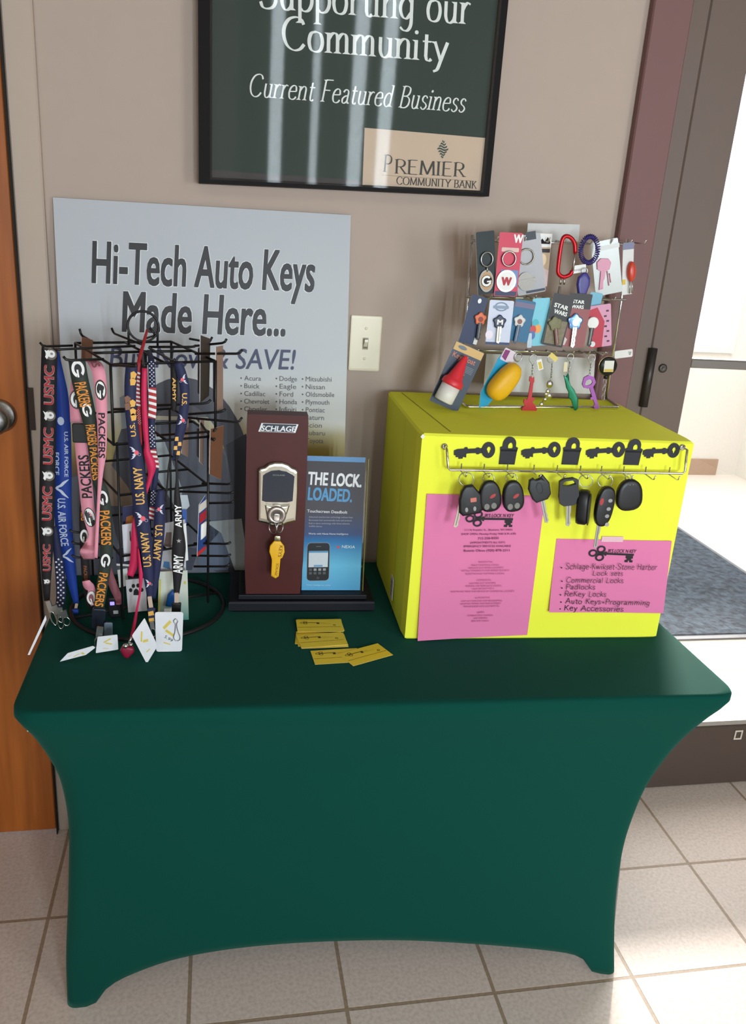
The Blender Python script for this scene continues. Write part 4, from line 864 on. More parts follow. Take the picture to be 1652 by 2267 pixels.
# ------------------------------------------------------------------ yellow business cards
YC = mat((252, 196, 48), .6, var=.03, gain=1.25); YCS = mat((225, 205, 120), .7); BK = mat((70, 52, 20), .7)
def bcard(label, px, py, ang, z, pr=True, group=None, w=.089, d=.051):
    o = onz(px, py, z); F = Frame(o, (math.cos(ang), math.sin(ang), 0), (-math.sin(ang), math.cos(ang), 0))
    m_ = MB(); m_.prism(F, [(-w / 2, -d / 2), (w / 2, -d / 2), (w / 2, d / 2), (-w / 2, d / 2)], 0, .0005, YC, YCS)
    if pr:
        A, B = F.uv(0, 0), 0
        G = F.shift(-.034, .013, .0007); s_ = .00036
        for cx_, cy_ in ((2, 0), (20, 10), (20, -10)): m_.strip(G, [(x * s_, y * s_) for x, y in ell(cx_, cy_, 11, 9, 16)], [(x * s_, y * s_) for x, y in ell(cx_, cy_, 7.5, 6, 16)], BK)
        m_.poly(G, [(x * s_, y * s_) for x, y in ((14, 2.5), (96, 2.5), (96, -2.5), (14, -2.5))], BK); m_.poly(G, [(x * s_, y * s_) for x, y in ((82, -2), (96, -2), (96, -16), (82, -16))], BK)
        m_.poly(F, [(-w / 2 + .002, -.006), (w / 2 - .002, -.006), (w / 2 - .002, -.0052), (-w / 2 + .002, -.0052)], BK, .0007)
        for k in range(2): m_.poly(F, [(.0, .012 - k * .004), (.012 + .012 * k, .012 - k * .004), (.012 + .012 * k, .0126 - k * .004), (0, .0126 - k * .004)], mat((190, 150, 40), .6), .0007)
        m_.strip(F, ell(.030, .002, .003, .003, 10), ell(.030, .002, .0018, .0018, 10), BK, .0007)
    tag(m_.build('business_card'), label, 'card', group)
zc = ZT + .0005
for k in range(8): bcard('plain yellow business card inside the squared stack nearest the wooden display' if k < 7 else 'top card of the squared yellow stack nearest the wooden display', 709 + random.uniform(-2, 2), 1385 + random.uniform(-1, 1), random.uniform(-.05, .02), zc + k * .00056, k == 7, 'cards inside the squared stack' if k < 7 else None)
for k, (dx, dy, an) in enumerate(((-6, -3, -.14), (4, 3, .02), (-3, -1, .0), (3, 0, .05), (0, 0, .10))): bcard('yellow business card peeking out of the fanned middle stack' if k < 4 else 'top card of the fanned middle yellow stack', 712 + dx, 1417 + dy, an, zc + k * .00056, k == 4, 'cards inside the fanned stack' if k < 4 else None)
bcard('flat yellow card lying half under the tilted card at the front', 745, 1453, .06, zc)
bcard('tilted yellow card lying over another at the front right of the cards', 810, 1449, .42, zc + .0007)

# ------------------------------------------------------------------ chrome counter rack on the yellow box
ZB = ZT + bH + .0015
RY0 = lambda px: 1.672 + .000171 * (px - 1035)
t = thing('counter_rack', 'chrome wire counter rack full of keychains standing on the yellow box', 'rack', (.70, 1.70, ZB))
m_ = MB(); r_ = .0033
p = [Vector((.515, 1.700, ZB + r_)), Vector((.510, 1.615, ZB + r_)), Vector((.871, 1.652, ZB + r_)), Vector((.888, 1.755, ZB + r_))]
m_.tube([p[0], p[1] + Vector((.0, .006, 0)), p[1] + Vector((.006, 0, 0)), p[2] - Vector((.006, 0, 0)), p[2] + Vector((0, .006, 0)), p[3]], r_, CHROME).build('base_frame', t)
yl, yr = 1.700, 1.755
ul, ur = ony(1046, 520, yl), ony(1389, 530, yr)
MB().tube([p[0], ony(1034, 690, yl), ul], r_, CHROME).build('upright', t); MB().tube([p[3], ony(1376, 664, yr), ur], r_, CHROME).build('upright', t)
bars = [((1044, 533), (1404, 541)), ((1032, 657), (1386, 664)), ((1024, 775), (1345, 781))]
for (A, B) in bars: MB().tube([ony(A[0], A[1], yl - .005), ony(B[0], B[1], yr - .005)], .0028, CHROME).build('crossbar', t)
for (A, B), ks in zip(bars, ([.1, .26, .4, .5, .66, .78, .9, .99], [.1, .24, .36, .46, .6, .7, .85], [.05, .28, .42, .56, .68, .79, .9])):
    for s_ in ks:
        b0 = ony(A[0], A[1], yl - .005).lerp(ony(B[0], B[1], yr - .005), s_)
        MB().tube([b0 + Vector((0, 0, .004)), b0 + Vector((0, -.05, .002)), b0 + Vector((0, -.058, .01))], .0016, CHROME, n=6).build('hook', t)
def plate(name, Q, y, m, label):
    F = vplane(y, .16, ony(1035, 600, y).x); q = [F.uv(*p_) for p_ in Q]
    lab(MB().prism(F, q[::-1], -.0008, 0, m).build(name, t), label)
plate('header_card', ((1169, 494), (1284, 497), (1281, 540), (1166, 537)), 1.708, mat((206, 206, 204), .4), 'pale header card at the top')
plate('back_card', ((1077, 783), (1318, 793), (1313, 872), (1070, 866)), 1.712, mat((205, 203, 200), .5), 'pale backing card behind the lowest row')

def RY(px, off=0.0): return 1.640 + .000171 * (px - 1035) - off
DY = mat((60, 60, 66), .5)
GREYP = mat((150, 146, 140), .4)
def product(label, cat, A, B, w, face, off=0.0, yaw=0.0, group=None, name='keychain', th=.0012, rad=.003, part='backing_card', shape=None):
    y = RY((A[0] + B[0]) / 2, off); G = hang(A, B, w, y, yaw)
    t = thing(name, label, cat, G(0, 0, 0), group)
    m_ = MB(); m_.prism(G, shape(G) if shape else rrect(-G.w / 2, 0, G.w / 2, G.h, rad), -th, 0, face, WHITE)
    return t, G, m_
def upx(G, px, py): return G.uv(px, py)
def logo_G(m_, F, cx, cy, rx, ry, ring=WHITE, dark=BLACK, rot=-math.pi / 2, h=.0005, back=True):
    """white oval with a dark letter G"""
    L = lambda P: [(cx + x * rx * math.cos(0) , cy + y * ry) for x, y in P]
    def R(P):
        c_, s_ = math.cos(rot), math.sin(rot); return L([(x * c_ - y * s_, x * s_ + y * c_) for x, y in P])
    if back: m_.poly(F, L(ell(0, 0, 1.12, 1.1, 24)), dark, h)
    a_ = [math.radians(38 + 300 * i / 20) for i in range(21)]
    m_.strip(F, R([(math.cos(x), math.sin(x)) for x in a_]), R([(.62 * math.cos(x), .58 * math.sin(x)) for x in a_]), ring, h + .0002, False)
    m_.poly(F, R([(.05, .02), (.96, .02), (.96, -.26), (.05, -.26)]), ring, h + .0003)
# ---- top row
t, G, m_ = product('dark green carded keychain with a white G medallion, leftmost of the top row', 'keychain', (1074, 512), (1079, 651), 46, mat((46, 56, 60), .4), .01, .25)
m_.build('backing_card', t); c_ = upx(G, 1076, 574); MB().ring(G, c_[0], c_[1], .0135, .0016, STEEL, 24, h=.004).build('key_ring', t)
m_ = MB(); c_ = upx(G, 1075, 622); m_.prism(G, ell(c_[0], c_[1], .0165, .0215, 24), .001, .004, STEEL); m_.poly(G, ell(c_[0], c_[1], .014, .018, 24), mat((196, 160, 120), .5), .0042); logo_G(m_, G, c_[0], c_[1], .0115, .0105, rot=0, h=.0045); m_.build('medallion', t)
m_ = MB(); a = upx(G, 1077, 590); b_ = upx(G, 1076, 602); m_.tube([G(a[0], a[1], .004), G(b_[0], b_[1], .004)], .0018, STEEL, n=6).build('link', t)
t, G, m_ = product('red carded keychain with a white W, second of the top row', 'keychain', (1133, 515), (1119, 656), 54, mat((206, 44, 78), .45), .018, 0)
q = upx(G, 1148, 528); m_.text(G, 'W', (q[0] - .010, q[1] - .008), (q[0] + .010, q[1] - .008), .016, WHITE, h=.0006, bold=.06); q = upx(G, 1130, 553); m_.poly(G, rrect(q[0] - .018, q[1] - .004, q[0] + .018, q[1] + .004, .002), mat((222, 190, 180), .5), .0004)
m_.poly(G, [(-G.w / 2 + .002, 0.001), (G.w / 2 - .002, .001), (G.w / 2 - .002, .010), (-G.w / 2 + .002, .010)], mat((50, 56, 92), .5), .0004); q = upx(G, 1140, 612); m_.poly(G, [(-G.w * .3, q[1] - .02), (G.w * .45, q[1] - .02), (G.w * .45, q[1] + .012), (-G.w * .3, q[1] + .012)], mat((110, 140, 190), .5), .0003)
m_.build('backing_card', t); c_ = upx(G, 1126, 573); MB().ring(G, c_[0], c_[1], .014, .0018, STEEL, 24, h=.004).build('key_ring', t)
m_ = MB(); c_ = upx(G, 1120, 622); m_.prism(G, ell(c_[0], c_[1], .0205, .0215, 28), .001, .004, STEEL); m_.poly(G, ell(c_[0], c_[1], .0175, .018, 28), WHITE, .0043); m_.text(G, 'W', (c_[0] - .011, c_[1] - .008), (c_[0] + .011, c_[1] - .008), .016, mat((180, 30, 50), .5), h=.0047, bold=.09); m_.build('medallion', t)
t, G, m_ = product('grey translucent carded keychain with a dark round metal logo, third of the top row', 'keychain', (1165, 520), (1178, 650), 62, mat((152, 148, 152), .35), .006, -.15)
q = upx(G, 1176, 524); m_.poly(G, [(q[0] - .010, q[1] - .006), (q[0] + .010, q[1] - .006), (q[0] + .010, q[1] + .010), (q[0] - .010, q[1] + .010)], mat((40, 46, 58), .5), .0004); m_.poly(G, [(-G.w * .2, .002), (G.w * .48, .002), (G.w * .48, .007), (-G.w * .2, .007)], mat((40, 46, 70), .5), .0004)
m_.build('backing_card', t); c_ = upx(G, 1165, 568); MB().ring(G, c_[0], c_[1], .015, .0015, mat((150, 140, 125), .3, 1), 24, h=.004).build('key_ring', t)
c_ = upx(G, 1164, 623); m_ = MB(); GB = mat((96, 90, 84), .35, .7); m_.prism(G, ell(c_[0], c_[1], .0165, .0185, 24), .001, .004, GB); m_.prism(G, rrect(c_[0] - .019, c_[1] - .004, c_[0] + .021, c_[1] + .005, .002), .004, .0055, GB); m_.text(G, 'Brewers', (c_[0] - .016, c_[1] - .0025), (c_[0] + .018, c_[1] - .0005), .0055, mat((170, 165, 155), .4), h=.0058, bold=.02); m_.build('medallion', t)
t, G, m_ = product('white topped tan card behind, right of the grey keychain card in the top row', 'keychain', (1208, 516), (1196, 634), 36, mat((206, 180, 150), .5), -.012, .3)
m_.poly(G, [(-G.w / 2, G.h * .74), (G.w / 2, G.h * .74), (G.w / 2, G.h * .99), (-G.w / 2, G.h * .99)], WHITE, .0003); m_.poly(G, [(-G.w * .4, G.h * .82), (-G.w * .2, G.h * .9), (0, G.h * .84), (G.w * .2, G.h * .93), (G.w * .4, G.h * .84), (G.w * .4, G.h * .8), (-G.w * .4, G.h * .8)], BLACK, .0005)
m_.poly(G, [(-G.w * .45, G.h * .64), (G.w * .45, G.h * .64), (G.w * .45, G.h * .71), (-G.w * .45, G.h * .71)], DY, .0004); m_.poly(G, ell(-.001, G.h * .5, .010, .012, 16), mat((240, 215, 180), .5), .0004); m_.poly(G, [(-G.w / 2, 0), (G.w / 2, 0), (G.w / 2, G.h * .3), (0, G.h * .36), (-G.w / 2, G.h * .3)], mat((226, 200, 198), .5), .0004); m_.build('backing_card', t)
# carabiner
y = RY(1250, .02); G = hang((1252, 520), (1244, 617), 38, y); t = thing('carabiner', 'red aluminium carabiner hanging in the top row', 'carabiner', G(0, 0, 0))
RED = mat((190, 30, 40), .3, .6); q = lambda x, y_: (lambda a: G(a[0], a[1], 0))(upx(G, x, y_))
P_ = cat_rom([q(*p_) for p_ in ((1274, 560), (1272, 538), (1262, 525), (1250, 524), (1243, 540), (1236, 590), (1237, 606), (1248, 613), (1262, 608), (1267, 600))], 5); MB().tube([Vector(p_) for p_ in P_], .0042, RED, n=10).build('body', t)
MB().tube([q(1274, 560), q(1268, 600)], .0027, STEEL).build('gate', t); m_ = MB()
for dx in (-4, 4): m_.tube([q(1246 + dx, 616), q(1245 + dx, 630)], .0022, CHROME, n=6)
m_.tube([q(1240, 634), q(1237, 655), q(1232, 665)], .003, mat((120, 110, 100), .5), n=6); m_.build('split_links', t)
# coil bracelet
y = RY(1305, .02); G = hang((1307, 519), (1303, 586), 46, y); t = thing('coil_bracelet', 'purple and blue spiral wrist coil with a small white tag in the top row', 'bracelet', G(0, 0, 0)); PUR = mat((58, 46, 120), .4)
hel = []; cxy = (0, G.h / 2)
for i in range(36 * 10):
    a_ = 2 * math.pi * i / 360.0; b_ = a_ * 36; rr = .0045 * math.cos(b_); hel.append(G((.0185 + rr) * math.cos(a_), cxy[1] + (G.h / 2 - .004 + rr) * math.sin(a_), .0045 * math.sin(b_)))
MB().tube(hel, .00125, PUR, True, 5).build('coil', t); G2 = hang((1282, 586), (1282, 604), 36, y - .006); G2 = G2.shift(0, 0, 0, .03); m_ = MB(); m_.prism(G2, rrect(-.0155, 0, .0155, .0155, .001), 0, .0006, WHITE)
for k in range(6): m_.poly(G2, [(-.010 + k * .0035, .004), (-.008 + k * .0035, .004), (-.008 + k * .0035, .008), (-.010 + k * .0035, .008)], mat((170, 170, 170), .6), .0008)
lab(m_.build('price_tag', t), 'small white tag')
# purple bottle shaped tool
y = RY(1287, .026); G = hang((1292, 606), (1283, 676), 30, y); t = thing('keychain', 'purple teardrop keychain hanging below the spiral coil', 'keychain', G(0, 0, 0))
MB().pillow(G, [(-.005, 0), (.005, 0), (.0075, .02), (.0135, .042), (.0125, .056), (.004, .066), (-.004, .066), (-.0125, .056), (-.0135, .042), (-.0075, .02)], 0, .010, mat((62, 56, 136), .35), .3, True, True).build('body', t); MB().ring(G, 0, .069, .006, .0011, STEEL, 16, h=.005).build('key_ring', t)
# pink key on clear card
t, G, m_ = product('pink key on a pale clear card, near the right end of the top row', 'keychain', (1338, 532), (1349, 651), 58, mat((190, 192, 188), .25), .002, -.2)
q = upx(G, 1345, 548); m_.poly(G, [(q[0] - .025, q[1] - .004), (q[0] + .025, q[1] - .004), (q[0] + .025, q[1] + .005), (q[0] - .025, q[1] + .005)], mat((214, 216, 212), .4), .0004); m_.text(G, 'KEY BLANK', (q[0] - .018, q[1] - .002), (q[0] + .02, q[1] - .002), .004, DY, h=.0006) if False else None
m_.build('backing_card', t); PKK = mat((214, 140, 166), .4); a, b_ = upx(G, 1338, 572), upx(G, 1330, 642); g2 = G.shift(b_[0], b_[1], .001, math.atan2(a[1] - b_[1], a[0] - b_[0]) - math.pi / 2); L_ = math.dist(a, b_)
MB().pillow(g2, [(-.004, 0), (.004, .003), (.003, .02), (.005, .024), (.005, L_ - .026), (.013, L_ - .022), (.015, L_ - .008), (.008, L_), (-.008, L_), (-.015, L_ - .008), (-.013, L_ - .022), (-.005, L_ - .026)], 0, .003, PKK, .1, False, True).build('key_blank', t)
m_ = MB(); 
for (x0, y0, x1, y1) in ((1344, 600, 1348, 632), (1349, 605, 1352, 625)): a, b_ = upx(G, x0, y0), upx(G, x1, y1); m_.tube([G(a[0], a[1], .002), G(b_[0], b_[1], .002)], .0011, PKK, n=6)
m_.build('bow_pin', t)
# white card, red light
t, G, m_ = product('white card with a red oval light, rightmost of the top row', 'keychain', (1392, 537), (1389, 652), 27, mat((222, 222, 220), .4), .012, .1)
m_.poly(G, [(-G.w / 2, G.h * .87), (G.w / 2, G.h * .87), (G.w / 2, G.h), (-G.w / 2, G.h)], mat((130, 132, 160), .5), .0004); m_.poly(G, [(-G.w / 2, G.h * .2), (-G.w * .2, G.h * .2), (-G.w * .2, G.h * .3), (-G.w / 2, G.h * .3)], mat((220, 190, 70), .5), .0004); m_.build('backing_card', t)
c_ = upx(G, 1395, 601); MB().pillow(G, ell(c_[0], c_[1], .0095, .021, 20), .0, .013, mat((204, 70, 52), .3)).build('light_body', t); m_ = MB()
for dx in (-.003, .003): m_.tube([G(c_[0] + dx, c_[1] - .018, .005), G(c_[0] + dx, c_[1] - .045, .005)], .0014, STEEL, n=6)
m_.build('prongs', t)
# ---- middle row
def carded(label, A, B, w, face, off=.02, yaw=0.0, head=None, hm=None, hpos=None, kb=None, bandc=None, km=NICKEL):
    t, G, m_ = product(label, 'key blank', A, B, w, face, off, yaw, name='carded_key')
    if bandc: m_.poly(G, [(-G.w / 2 + .001, G.h * .82), (G.w / 2 - .001, G.h * .82), (G.w / 2 - .001, G.h * .94), (-G.w / 2 + .001, G.h * .94)], bandc, .0004)
    return t, G, m_
def pawn(t, G, hp, bp, m1, m2, w=.013, km=NICKEL, letter=None):
    """decorated key: five lobed head and blade"""
    a, b_ = upx(G, *hp), upx(G, *bp); ang = math.atan2(a[1] - b_[1], a[0] - b_[0]) - math.pi / 2; L_ = math.dist(a, b_); g = G.shift(b_[0], b_[1], .001, ang)
    o = [(w * (1 + .13 * math.cos(5 * x)) * math.sin(x), L_ + w * (1 + .13 * math.cos(5 * x)) * math.cos(x)) for x in [2 * math.pi * i / 30 for i in range(30)]]
    m_ = MB(); m_.pillow(g, o, 0, .005, m1, .2, True, True)
    if m2: m_.prism(g, ell(0, L_ - .001, w * .45, w * .45, 16), .005, .0058, m2)
    if letter: m_.text(g, letter, (-w * .5, L_ - w * .4), (w * .5, L_ - w * .4), w * .8, WHITE, h=.006, bold=.06)
    m_.build('key_head', t); m_ = MB(); blade(m_, g, 0, 0, L_ - w * .7, .0085, km); m_.build('key_blade', t)
NV = mat((40, 54, 88), .45)
t, G, m_ = carded('navy card tilted left holding an orange headed key, leftmost of the middle row', (1064, 656), (1033, 761), 40, NV, .03, .1); q = upx(G, 1068, 668); m_.poly(G, ell(q[0] - .006, q[1], .004, .005, 10), WHITE, .0004); m_.text(G, 'Bears', (q[0], q[1] - .003), (q[0] + .013, q[1] - .003), .005, WHITE, h=.0005) if False else None
q = upx(G, 1052, 758); m_.poly(G, rrect(q[0] - .004, q[1] - .004, q[0] + .004, q[1] + .009, .001, 2), mat((220, 220, 215), .5), .0004); m_.build('backing_card', t); pawn(t, G, (1062, 705), (1056, 750), mat((222, 112, 70), .4), mat((140, 50, 40), .4), .0115, km=mat((40, 44, 54), .4))
t, G, m_ = carded('pale lilac card with a navy headed key marked with a white M', (1112, 665), (1101, 763), 56, mat((206, 212, 232), .4), .034, 0)
q = upx(G, 1110, 679); m_.strip(G, ell(q[0], q[1], .014, .009, 20), ell(q[0], q[1], .011, .0065, 20), mat((120, 140, 165), .5), .0004); m_.poly(G, rrect(q[0] - .017, q[1] - .004, q[0] + .016, q[1] + .002, .002), mat((140, 155, 180), .5), .0005); q = upx(G, 1083, 741); m_.poly(G, ell(q[0], q[1], .008, .009, 16), mat((236, 226, 240), .4), .0005); m_.poly(G, [(-G.w / 2, 0), (G.w / 2, 0), (G.w / 2, .005), (-G.w / 2, .005)], mat((50, 66, 110), .5), .0004); m_.build('backing_card', t)
pawn(t, G, (1105, 712), (1101, 757), mat((44, 52, 80), .4), None, .0125, letter='M')
t, G, m_ = carded('teal blue card with a white and brown headed key, behind the lilac card', (1165, 665), (1145, 756), 48, mat((30, 104, 146), .45), .024, 0, bandc=mat((120, 110, 140), .5)); m_.build('backing_card', t); pawn(t, G, (1149, 710), (1139, 757), mat((214, 212, 210), .35), mat((140, 84, 70), .4), .0115, km=mat((50, 80, 120), .4))
t, G, m_ = carded('bright cyan card with a colourful key, in the middle of the middle row', (1199, 660), (1196, 765), 40, mat((120, 200, 220), .4), .022, 0)
for P_, c_ in (((1180, 730), (208, 60, 60)), ((1191, 728), (236, 160, 70)), ((1178, 742), (70, 110, 170)), ((1186, 716), (60, 180, 200))):
    q = upx(G, *P_); m_.poly(G, ell(q[0], q[1], .007, .009, 12), mat(c_, .4), .0004 + .0001 * P_[1] / 700)
m_.build('backing_card', t)
a, b_ = upx(G, 1182, 735), upx(G, 1172, 765); m_ = MB(); m_.prism(G, rrect(b_[0] - .006, b_[1] - .004, b_[0] + .004, b_[1] + .026, .002), .001, .003, mat((150, 160, 170), .4, .6)); m_.build('key_blade', t)
BLC = mat((24, 22, 26), .4)
t, G, m_ = carded('black tilted card with two lines of white block lettering over a mottled green key', (1250, 652), (1222, 766), 50, BLC, .036, 0)
q = upx(G, 1241, 684); g = G.shift(q[0], q[1], 0, -.1); m_.text(g, 'STAR', (-.016, .001), (.016, .001), .0085, WHITE, h=.0006, bold=.05); m_.text(g, 'WARS', (-.012, -.011), (.018, -.011), .0085, WHITE, h=.0006, bold=.05)
m_.poly(G, [(-G.w * .42, .004), (G.w * .42, .004), (G.w * .46, G.h * .5), (-G.w * .46, G.h * .5)], mat((126, 116, 92), .5, var=.5, scale=120), .0003); m_.build('backing_card', t); pawn(t, G, (1228, 716), (1232, 762), mat((122, 120, 84), .5, var=.35, scale=200), None, .0135, km=mat((120, 70, 60), .5))
t, G, m_ = carded('dark red card with a shiny blue and silver key under white letters', (1287, 650), (1268, 768), 54, mat((150, 82, 84), .45), .042, .0)
m_.poly(G, [(-G.w / 2, G.h * .72), (G.w / 2, G.h * .72), (G.w / 2, G.h), (-G.w / 2, G.h)], BLC, .0003); q = upx(G, 1278, 676); m_.text(G, 'STAR', (q[0] - .012, q[1] + .004), (q[0] + .015, q[1] + .004), .007, WHITE, h=.0006, bold=.05); m_.text(G, 'WARS', (q[0] - .012, q[1] - .006), (q[0] + .015, q[1] - .006), .007, WHITE, h=.0006, bold=.05)
q = upx(G, 1247, 755); m_.poly(G, [(q[0] - .004, q[1] - .008), (q[0] + .004, q[1] - .008), (q[0] + .008, q[1] + .004), (q[0], q[1] + .010), (q[0] - .008, q[1] + .004)], mat((214, 196, 196), .4), .0005); m_.build('backing_card', t); pawn(t, G, (1272, 712), (1265, 766), mat((120, 160, 214), .2, .7), mat((215, 218, 225), .2, .7), .0155, km=CHROME)
t, G, m_ = carded('pink and red card with a white round headed black key, rightmost of the middle row', (1328, 675), (1330, 768), 50, mat((214, 150, 180), .45), .014, -.1)
m_.poly(G, [(-G.w / 2, 0), (G.w * .05, 0), (G.w * .2, G.h * .6), (-G.w * .1, G.h * .95), (-G.w / 2, G.h * .9)], mat((190, 40, 64), .5), .0003)
for k in range(7): m_.poly(G, [(G.w * (.28 - .1 * (k % 2)), G.h * (.1 + k * .12)), (G.w * (.40 - .1 * (k % 2)), G.h * (.1 + k * .12)), (G.w * (.40 - .1 * (k % 2)), G.h * (.14 + k * .12)), (G.w * (.28 - .1 * (k % 2)), G.h * (.14 + k * .12))], mat((70, 30, 44), .5), .0005)
q = upx(G, 1312, 762); m_.poly(G, ell(q[0], q[1], .006, .006, 12), mat((230, 226, 226), .5), .0006); m_.build('backing_card', t)
a, b_ = upx(G, 1311, 714), upx(G, 1302, 764); g = G.shift(b_[0], b_[1], .002, math.atan2(a[1] - b_[1], a[0] - b_[0]) - math.pi / 2); L_ = math.dist(a, b_); MB().pillow(g, ell(0, L_, .0125, .0125, 24), 0, .006, WHITE, .15, True, True).build('key_head', t); m_ = MB(); blade(m_, g, 0, 0, L_ - .010, .009, BLC); m_.build('key_blade', t)
t, G, m_ = carded('pale blue card peeking out above the pink card at the right', (1322, 648), (1312, 690), 30, mat((112, 180, 206), .4), .004, 0); m_.build('backing_card', t)
# ---- lowest row
t, G, m_ = product('dark blue hanging card with a red and white floating key tube, tilted far left', 'key float', (1042, 768), (982, 900), 72, mat((48, 60, 80), .4), .042, 0, name='key_float', part='backing_card')
G.w *= 1.0; q0 = G.h
m_.poly(G, [(-G.w / 2 + .001, G.h * .87), (G.w / 2 - .001, G.h * .87), (G.w / 2 - .001, G.h - .001), (-G.w / 2 + .001, G.h - .001)], mat((214, 176, 110), .5), .0004); m_.text(G, 'Key Float', (-G.w * .42, G.h * .765), (G.w * .36, G.h * .765), .011, mat((214, 128, 100), .5), h=.0006, font='sans', bold=.01); m_.poly(G, ell(-G.w * .22, G.h * .94, .010, .004, 12), mat((110, 120, 130), .5), .0006)
for k in range(5): m_.poly(G, [(G.w * .08, G.h * (.70 - k * .022)), (G.w * .40, G.h * (.70 - k * .022)), (G.w * .40, G.h * (.705 - k * .022)), (G.w * .08, G.h * (.705 - k * .022))], mat((150, 156, 165), .6), .0005)
m_.build('backing_card', t); a, b_ = upx(G, 1027, 785), upx(G, 976, 884); d3 = (G(a[0], a[1]) - G(b_[0], b_[1])); L_ = d3.length; O = G(b_[0], b_[1], .018)
RF = mat((222, 50, 60), .4); WFL = mat((228, 224, 216), .45)
lab(MB().lathe(O, d3, [(.017, 0), (.0195, .002), (.0195, L_ * .36)], WFL, 24).build('float_body', t), 'white tube'); lab(MB().lathe(O, d3, [(.0215, L_ * .355), (.0225, L_ * .38), (.0215, L_ * .46), (.018, L_ * .5), (.016, L_ * .52), (.0045, L_ * .98), (.002, L_)], RF, 24).build('float_cap', t), 'red cone cap')
a, b_ = upx(G, 1030, 800), upx(G, 1026, 830); m_ = MB()
for k in range(9): m_.ball(G(a[0] + (b_[0] - a[0]) * k / 8, a[1] + (b_[1] - a[1]) * k / 8, .003), .0014, STEEL, 5)
m_.build('ball_chain', t)
t, G, m_ = product('cyan card with a fat yellow foam float, right of the red and white tube', 'key float', (1130, 775), (1064, 904), 36, mat((40, 160, 206), .4), .036, .2, name='key_float', shape=lambda G: [(-G.w * .5, G.h * .22), (-G.w * .1, 0), (G.w * .32, G.h * .04), (G.w * .5, G.h * .2), (G.w * .5, G.h * .8), (G.w * .1, G.h), (-G.w * .3, G.h), (-G.w * .5, G.h * .8)])
q = upx(G, 1128, 788); m_.prism(G.shift(q[0], q[1], 0, 0), rrect(-.018, -.014, .014, .012, .003), .0, .0008, mat((226, 214, 226), .4)); m_.poly(G.shift(q[0], q[1], 0), [(-.016, -.008), (-.004, -.012), (-.004, .010), (-.016, .008)], mat((140, 60, 120), .5), .001); m_.build('backing_card', t)
a, b_ = upx(G, 1134, 806), upx(G, 1080, 872); g = G.shift((a[0] + b_[0]) / 2, (a[1] + b_[1]) / 2, .006, math.atan2(a[1] - b_[1], a[0] - b_[0]) - math.pi / 2); L_ = math.dist(a, b_); MB().pillow(g, [(x * .023 * (1 - .12 * y), y * (L_ / 2 + .004)) for x, y in [(math.copysign(abs(math.cos(2 * math.pi * i / 28)) ** .75, math.cos(2 * math.pi * i / 28)), math.copysign(abs(math.sin(2 * math.pi * i / 28)) ** .75, math.sin(2 * math.pi * i / 28))) for i in range(28)]], 0, .034, mat((234, 178, 28), .5, gain=1.05)).build('foam_float', t)
MB().ring(G, *upx(G, 1146, 790), .009, .0012, STEEL, 18, h=.003).build('key_ring', t)
def chain(m_, G, A, B, n, r=.0028):
    a, b_ = upx(G, *A), upx(G, *B)
    for k in range(n):
        s_ = (k + .5) / n; g = G.shift(a[0] + (b_[0] - a[0]) * s_, a[1] + (b_[1] - a[1]) * s_, .003, math.atan2(b_[1] - a[1], b_[0] - a[0])); L_ = math.dist(a, b_) / n
        if k % 2: m_.ring(Frame(g.O, g.U, g.N), 0, 0, r * .7, .0007, STEEL, 10, rx=L_ * .75, seg=5)
        else: m_.ring(g, 0, 0, r * .7, .0007, STEEL, 10, rx=L_ * .75, seg=5)
def dangler(label, A, B, off=.045):
    y = RY((A[0] + B[0]) / 2, off); G = hang(A, B, 30, y); return thing('keychain', label, 'keychain', G(0, 0, 0)), G
def pxp(G, L): return [upx(G, *p_) for p_ in L]
t, G = dangler('red guitar shaped keychain hanging on a chain', (1180, 790), (1170, 918), .045); GR = mat((190, 24, 34), .35)
m_ = MB(); m_.prism(G, pxp(G, [(1172, 833), (1182, 834), (1182, 844), (1180, 848), (1176, 880), (1184, 880), (1178, 890), (1184, 896), (1188, 906), (1184, 914), (1174, 919), (1160, 918), (1154, 910), (1156, 902), (1162, 897), (1158, 890), (1160, 883), (1166, 884), (1168, 880), (1174, 846), (1171, 843)])[::-1], 0, .0035, GR).build('guitar', t); m_ = MB(); chain(m_, G, (1179, 802), (1177, 834), 5); m_.ring(G, *upx(G, 1180, 794), .0085, .0011, STEEL, 18, h=.003); m_.build('chain', t)
m_ = MB(); q = upx(G, 1195, 807); g = G.shift(q[0], q[1], .002, .3); m_.prism(g, rrect(-.0055, -.011, .0055, .011, .001), 0, .0005, WHITE).poly(g, [(-.0035, -.009), (.0035, -.009), (.0035, .006), (-.0035, .006)], mat((220, 190, 60), .5), .0007); lab(m_.build('price_tag', t), 'white and yellow tag')
t, G = dangler('silver figure keychain on a long chain, right of the red guitar', (1220, 785), (1204, 898), .045); m_ = MB(); chain(m_, G, (1222, 800), (1219, 840), 7, .0026); m_.ring(G, *upx(G, 1220, 793), .009, .001, STEEL, 18, h=.003); m_.build('chain', t)
m_ = MB(); 
for P_, r in (((1216, 850), .0075), ((1212, 866), .0050), ((1215, 876), .0065), ((1206, 884), .0045), ((1198, 895), .0052), ((1208, 872), .004)): a = upx(G, *P_); m_.ball(G(a[0], a[1], .003), r, CHROME, 8, (1, .6, 1.1))
m_.tube([G(*upx(G, 1216, 850), .003), G(*upx(G, 1212, 870), .003), G(*upx(G, 1198, 895), .003)], .0022, CHROME, n=6).build('charm', t); q = upx(G, 1224, 790); g = G.shift(q[0], q[1], .004, -.6); lab(MB().prism(g, rrect(-.010, -.005, .010, .005, .001), 0, .0005, mat((230, 205, 110), .5)).build('price_tag', t), 'pale yellow tag')
